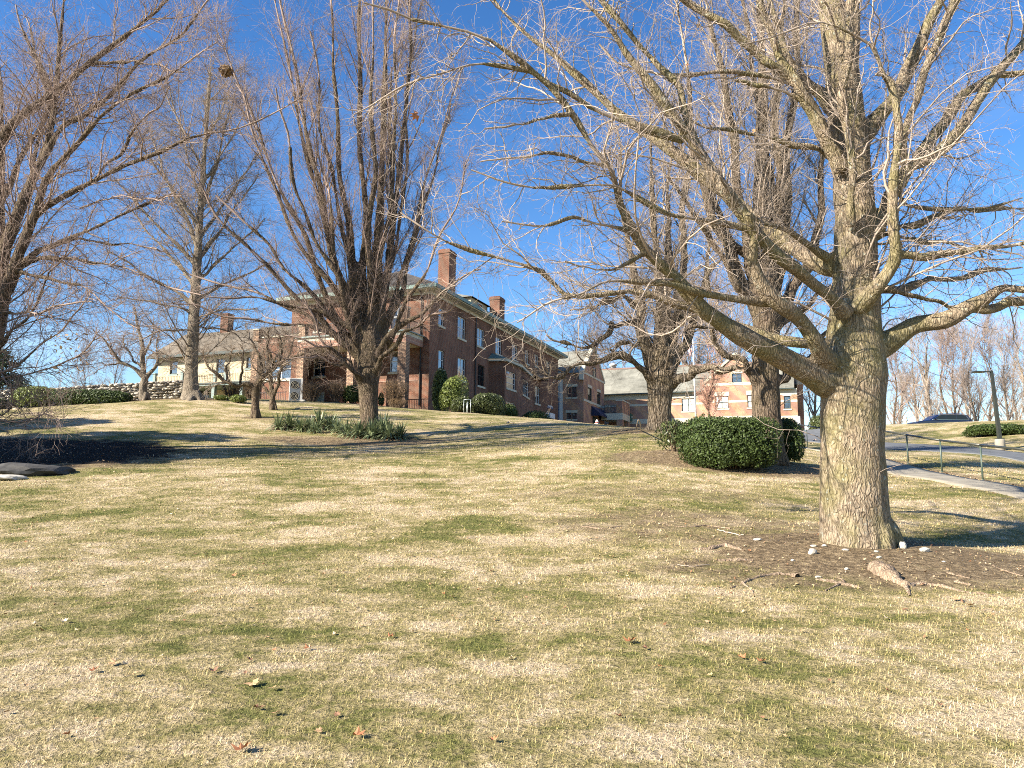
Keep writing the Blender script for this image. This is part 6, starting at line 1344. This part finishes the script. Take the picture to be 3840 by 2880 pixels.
p = P(848, 266, 31); nest = empty('squirrel_nest', tuple(p), 'ball of dead leaves high in the twigs, a squirrel nest', 'nest')
V, rn = leaves(420, (0, 0, 0), (.30, .28, .26), .16, g, 1, .3, flat=-1.1); foliage('leaves', V, rn, M_brownleaf, nest)
q, r_ = [], []
for k in range(90):
    px, py = g.uniform(180, 330), g.uniform(1250, 1400); c = P(px + (py - 1320) * .1, py, 15 + g.uniform(-.5, .5)); d = g.normal(size=3) * .02; e_ = g.normal(size=3) * .015; q += [c - d, c + e_, c + d, c - e_]; r_ += [g.random()] * 4
tag(foliage('clinging_leaves', np.array(q), np.array(r_), M_brownleaf, None), 'sparse russet leaves clinging to fine twigs at the left', 'leaves', kind='stuff')

# handrail beside the path
def rail_pt(D): return np.interp(D, [12, 19.3, 22, 24, 26, 30, 34, 38, 42], [13.1, 13.25, 13.75, 13.82, 13.85, 14.15, 14.5, 14.7, 14.9])
rl = empty('handrail', (13.8, 24, T(13.8, 24)), 'long dark metal handrail on green posts beside the path', 'handrail'); off = np.array(rl.location)
top = []; 
for D in (13.5, 16.4, 19.3, 21.9, 24.1, 26.2, 28.9, 31.6, 34.3, 38.0, 41.5):
    x = rail_pt(D); z = T(x, D); top.append(np.array([x, D, z + 1.03])); 
    ps = MB().bar(np.array([x, D, z - .15]) - off, top[-1] - off, .027, 8).bar(np.array([x, D, z - .02]) - off, np.array([x, D, z + .03]) - off, .05, 8).build('post', M_postgreen, rl, True)
mb = MB()
for a, b in zip(top[:-1], top[1:]): mb.bar(a - off, b - off, .035, 8)
mb.build('top_rail', M_rail, rl, True)

# lamp post
p = onG(3749, 39); p[2] = T(p[0], p[1]); lp = empty('lamp_post', tuple(p), 'dark square lamp post with flat head on round concrete base', 'lamp post')
hL = P(3716, 1396, 39)[2] - p[2]; lean = P(3716, 1396, 39)[0] - P(3747, 1660, 39)[0]
MB().lathe([(.24, -.3), (.24, .50), (.21, .56)], 0, 0, 20).build('concrete_base', M_concrete, lp, True)
m = MB(); c = .08
for (x, z, s) in ((0, .565, .085), (lean, hL, .06)):
    for (a, b) in ((-s, -s), (s, -s), (s, s), (-s, s)): m.v.append((x + a, b, z))
m.f = [(0,1,5,4),(1,2,6,5),(2,3,7,6),(3,0,4,7),(0,3,2,1),(4,5,6,7)]; m.build('pole', M_rail, lp)
MB().box(-.16, .16, -.16, .16, .562, .60).build('base_plate', M_rail, lp)
MB().box(lean - .40, lean + .06, -.04, .04, hL + .003, hL + .07).build('arm', M_rail, lp); MB().box(lean - .98, lean - .38, -.17, .17, hL - .03, hL + .055).build('lamp_head', M_rail, lp, bevel=.015)

# hydrants
def hydrant(label, p, H, body, cap):
    r_ = empty('fire_hydrant', tuple(p), label, 'fire hydrant'); k = H / .8
    MB().lathe([(.16*k, 0), (.16*k, .05*k), (.11*k, .07*k), (.11*k, .5*k), (.14*k, .52*k), (.14*k, .56*k)], 0, 0, 14).build('barrel', body, r_, True)
    MB().lathe([(.145*k, .563*k), (.13*k, .66*k), (.06*k, .74*k), (.03*k, .8*k)], 0, 0, 14).build('bonnet', cap, r_, True)
    for (dx, dy, rr, L_) in ((1, 0, .05, .2), (-1, 0, .05, .2), (0, -1, .07, .2)):
        MB().bar((0, 0, .42*k), (dx * L_ * k, dy * L_ * k, .42*k), rr * k, 10).build('nozzle', cap, r_, True)
M_red = simple('faded_red_paint', (.35, .05, .03), .5); M_creamp = simple('cream_paint', (.72, .60, .38), .5)
p = onG(2239, 43.5); p[2] = P(2239, 1573, 43.5)[2] - .55; hydrant('red fire hydrant with white bonnet on the lawn brow before the wing', p, .55, M_red, M_white)
p = onG(3399, 60); p[2] = P(3399, 1557, 60)[2] - .85; hydrant('cream fire hydrant with white bonnet left of the parked car', p, .85, M_creamp, M_white)

# signs
p = onG(3028, 37); sp_ = empty('small_sign', tuple(p), 'small white sign on thin green post near the path', 'sign'); hh = P(3025, 1597, 37)[2] - p[2]
MB().bar((0, 0, -.2), (-.03, 0, hh), .022, 8).build('post', M_postgreen, sp_, True); MB().box(-.12, .06, -.045, -.025, hh - .20, hh + .0).build('sign_panel', M_white, sp_, bevel=.01)
p = onG(2992, 60); p[2] = P(2992, 1593, 60)[2] - 1.5; sp_ = empty('road_sign', tuple(p), 'blank backed white road sign at the end of the long wing', 'sign')
MB().bar((0, 0, -.5), (0, 0, 2.25), .04, 8).build('post', M_stone, sp_, True); MB().box(-.24, .24, -.06, -.04, 1.5, 2.2).build('sign_panel', M_white, sp_, bevel=.03)

# flagpole
p = onG(2612, 60); p[2] = P(2612, 1575, 60)[2] - .6; fp = empty('flagpole', tuple(p), 'white flagpole with limp striped flag before the long wing', 'flagpole'); tp = P(2594, 1165, 60); hh = tp[2] - p[2]; dx = tp[0] - p[0]
MB().bar((0, 0, -.3), (dx, 0, hh), .075, 12, .05).build('pole', M_white, fp, True); MB().lathe([(.02, hh), (.1, hh + .08), (.09, hh + .14), (.02, hh + .2)], dx, 0, 12).build('finial', M_copper, fp, True)
zt = P(2594, 1278, 60)[2] - p[2]; xx = dx * zt / hh; V = []; nu, nv_ = 14, 13
for j in range(nv_ + 1):
    for i in range(nu + 1):
        s = i / nu; t_ = j / nv_; V.append((xx - .06 - s * (.34 - .10 * t_), .10 * math.sin(s * 14 + t_ * 1.5), zt - t_ * .75 - s * .55 - .06 * math.sin(s * 9)))
Q = [(j*(nu+1)+i, j*(nu+1)+i+1, (j+1)*(nu+1)+i+1, (j+1)*(nu+1)+i) for j in range(nv_) for i in range(nu)]
me = np_mesh('flag', np.array(V), np.array(Q), True)
for m_ in (simple('flag_red', (.5, .05, .05), .8), M_white, simple('flag_blue', (.03, .05, .2), .8)): me.materials.append(m_)
for k, pl_ in enumerate(me.polygons): j, i = divmod(k, nu); pl_.material_index = 2 if (i < 6 and j < 7) else j % 2
link('flag', me, None, fp)

# outdoor air conditioning unit
xa, za = SA.fy(1108, 1504, -3.6); wx, wy = SA.world(xa, -3.6); gz = float(T(wx, wy)); H_ = P(1108, 1420, wy)[2] - gz
ac = empty('air_conditioning_unit', (wx, wy, gz), 'tall white air conditioning unit with two round fans', 'air conditioner', rz=SA.rot + R(38))
MB().box(-.48, .48, -.19, .19, .02, H_).build('casing', M_white, ac, bevel=.02); MB().box(-.45, .30, -.194, -.1915, .06, H_ - .05).build('front_panel', simple('grey_grille', (.16, .18, .2), .6), ac)
for z in (H_ * .28, H_ * .73):
    m = MB()
    for k in range(20):
        a, b = 6.283 * k / 20, 6.283 * (k + 1) / 20; m.poly([(-.10 + .30*math.cos(a), -.196, z + .30*math.sin(a)), (-.10 + .30*math.cos(b), -.196, z + .30*math.sin(b)), (-.10, -.196, z)][::-1])
    fg = m.build('fan_grille', M_iron, ac)
    for rr in (.10, .19, .29):
        m = MB()
        for k in range(20): a, b = 6.283 * k / 20, 6.283 * (k + 1) / 20; m.bar((-.10 + rr*math.cos(a), -.205, z + rr*math.sin(a)), (-.10 + rr*math.cos(b), -.205, z + rr*math.sin(b)), .006, 4)
        m.build('ring', M_stone, fg)
# pipe frame and areaway railing
p = onG(1750, 48.5); pf_ = empty('pipe_frame', tuple(p), 'small galvanised pipe frame on the lawn before the bushes', 'pipe frame'); h_ = P(1750, 1498, 48.5)[2] - p[2]; m = MB()
for (x, y) in ((-.22, 0), (.22, .0), (-.05, .35), (.05, -.3)): m.bar((x, y, -.1), (x, y, h_ * (1 if y == 0 else .8)), .018, 8)
m.bar((-.22, 0, h_), (.22, 0, h_), .018, 8); m.build('frame', simple('galvanised_pipe', (.42, .46, .44), .4, metal=.4), pf_, True)
xa, xb = SA.fy(1528, 1520, -1.6)[0], SA.fy(1592, 1520, -1.6)[0]; wx, wy = SA.world(xa, -1.6); gz = float(T(wx, wy))
ar = empty('iron_fence', (wx, wy, gz - .1), 'low black iron fence at the sunlit corner of the brick house', 'fence', rz=SA.rot)
railing(FY(0), 0, xb - xa, 0, .85, ar, M_iron, 'pickets', .14, .012)
xa, xb = SA.fy(972, 1500, -3.2)[0], SA.fy(1072, 1500, -3.2)[0]; wx, wy = SA.world(xa, -3.2); gz = float(T(wx, wy))
ar = empty('iron_fence', (wx, wy, gz - .1), 'low black iron fence under the wide window of the brick room', 'fence', rz=SA.rot)
railing(FY(0), 0, xb - xa, 0, 1.0, ar, M_iron, 'pickets', .16, .012)

# parked car
Dc = 63.5; q0, q1_ = P(3416, 1592, Dc), P(3631, 1592, Dc); L = q1_[0] - q0[0]; zt = P(3520, 1555, Dc)[2]; H = 1.62; zc0 = zt - H
car = empty('parked_car', (q0[0], Dc, zc0), 'dark navy estate car parked on the bank beside the hydrant', 'car')
M_navy, _nn, _b = new_mat('navy_car_paint', .2, .5); _b.inputs['Base Color'].default_value = (.006, .009, .03, 1); _b.inputs['Coat Weight'].default_value = .6
M_chrome, _nn, _b = new_mat('chrome', .12, .5); _b.inputs['Base Color'].default_value = (.8, .8, .8, 1); _b.inputs['Metallic'].default_value = 1
M_rub = simple('tyre_rubber', (.02, .02, .02), .85)
def loft(prof_lo, prof_hi, ys, name, mat, parent, bevel=.0):
    """profile (x,z) loops at several half widths"""
    V = []; n_ = len(prof_lo)
    rows = [(ys[k], prof_lo if k in (0, len(ys)-1) else prof_hi) for k in range(len(ys))]
    for (y, pr) in rows:
        for (x, z) in pr: V.append((x * L, y, z * H))
    m = MB(); m.v = V; nr = len(rows)
    for r_ in range(nr - 1):
        for k in range(n_): k2 = (k + 1) % n_; m.f.append((r_*n_+k, r_*n_+k2, (r_+1)*n_+k2, (r_+1)*n_+k))
    m.f.append(tuple(range(n_))[::-1]); m.f.append(tuple((nr-1)*n_ + k for k in range(n_))); return m.build(name, mat, parent, bevel=bevel)
lo = [(.02,.24),(.0,.40),(.01,.52),(.06,.58),(.20,.635),(.27,.655),(.96,.66),(.985,.60),(1.0,.42),(.99,.24)]
hi = [(.0,.22),(-.005,.40),(.0,.54),(.06,.61),(.20,.665),(.27,.68),(.965,.685),(.99,.62),(1.005,.42),(.995,.22)]
loft(lo, hi, [-.92, -.80, .80, .92], 'body', M_navy, car, .03)
cb = [(.255,.66),(.40,.93),(.46,.985),(.60,1.0),(.80,.985),(.90,.94),(.985,.70)]; cb2 = [(.245,.66),(.39,.95),(.46,.995),(.60,1.01),(.81,.995),(.905,.95),(.99,.69)]
cab = loft([(x*.985+.008, z - .0) for x, z in cb], cb2, [-.80, -.62, .62, .80], 'cabin', M_navy, car, .03)
for s in (-1, 1):
    y = s * .806; q = lambda pts, name, mat, yy=0: MB().poly([(x * L, y + s * yy, z * H) for (x, z) in (pts if s < 0 else pts[::-1])]).build(name, mat, cab)
    q([(.30,.70),(.405,.905),(.455,.945),(.52,.955),(.52,.70)], 'side_window', M_glassdark); q([(.53,.70),(.53,.955),(.70,.955),(.70,.70)], 'side_window', M_glassdark); q([(.71,.70),(.71,.955),(.80,.945),(.86,.91),(.905,.70)], 'side_window', M_glassdark)
    m = MB(); tr = [(.285,.69),(.40,.915),(.455,.957),(.60,.972),(.80,.958),(.87,.92),(.92,.69)]
    for a, b in zip(tr, tr[1:] + tr[:1]): m.bar((a[0]*L, y + s*.012, a[1]*H), (b[0]*L, y + s*.012, b[1]*H), .013, 5)
    m.build('window_trim', M_chrome, cab); MB().bar((.42*L, s*.62, 1.03*H), (.84*L, s*.62, 1.03*H), .018, 6).build('roof_rail', M_chrome, cab)
    MB().box(.335*L, .375*L, y + s*.02, y + s*.2, .69*H, .755*H).build('wing_mirror', M_navy, car, bevel=.03)
    for x in (.19, .81):
        w_ = MB().bar((x*L, s*.93, .22*H), (x*L, s*.70, .22*H), .34, 24).build('wheel', M_rub, car, True); MB().bar((x*L, s*.945, .22*H), (x*L, s*.925, .22*H), .23, 18).build('rim', M_chrome, w_)
MB().box(-.01*L, .03*L, -.75, -.45, .44*H, .52*H).build('headlight', M_glass, car, bevel=.02); MB().box(-.01*L, .03*L, .45, .75, .44*H, .52*H).build('headlight', M_glass, car, bevel=.02)
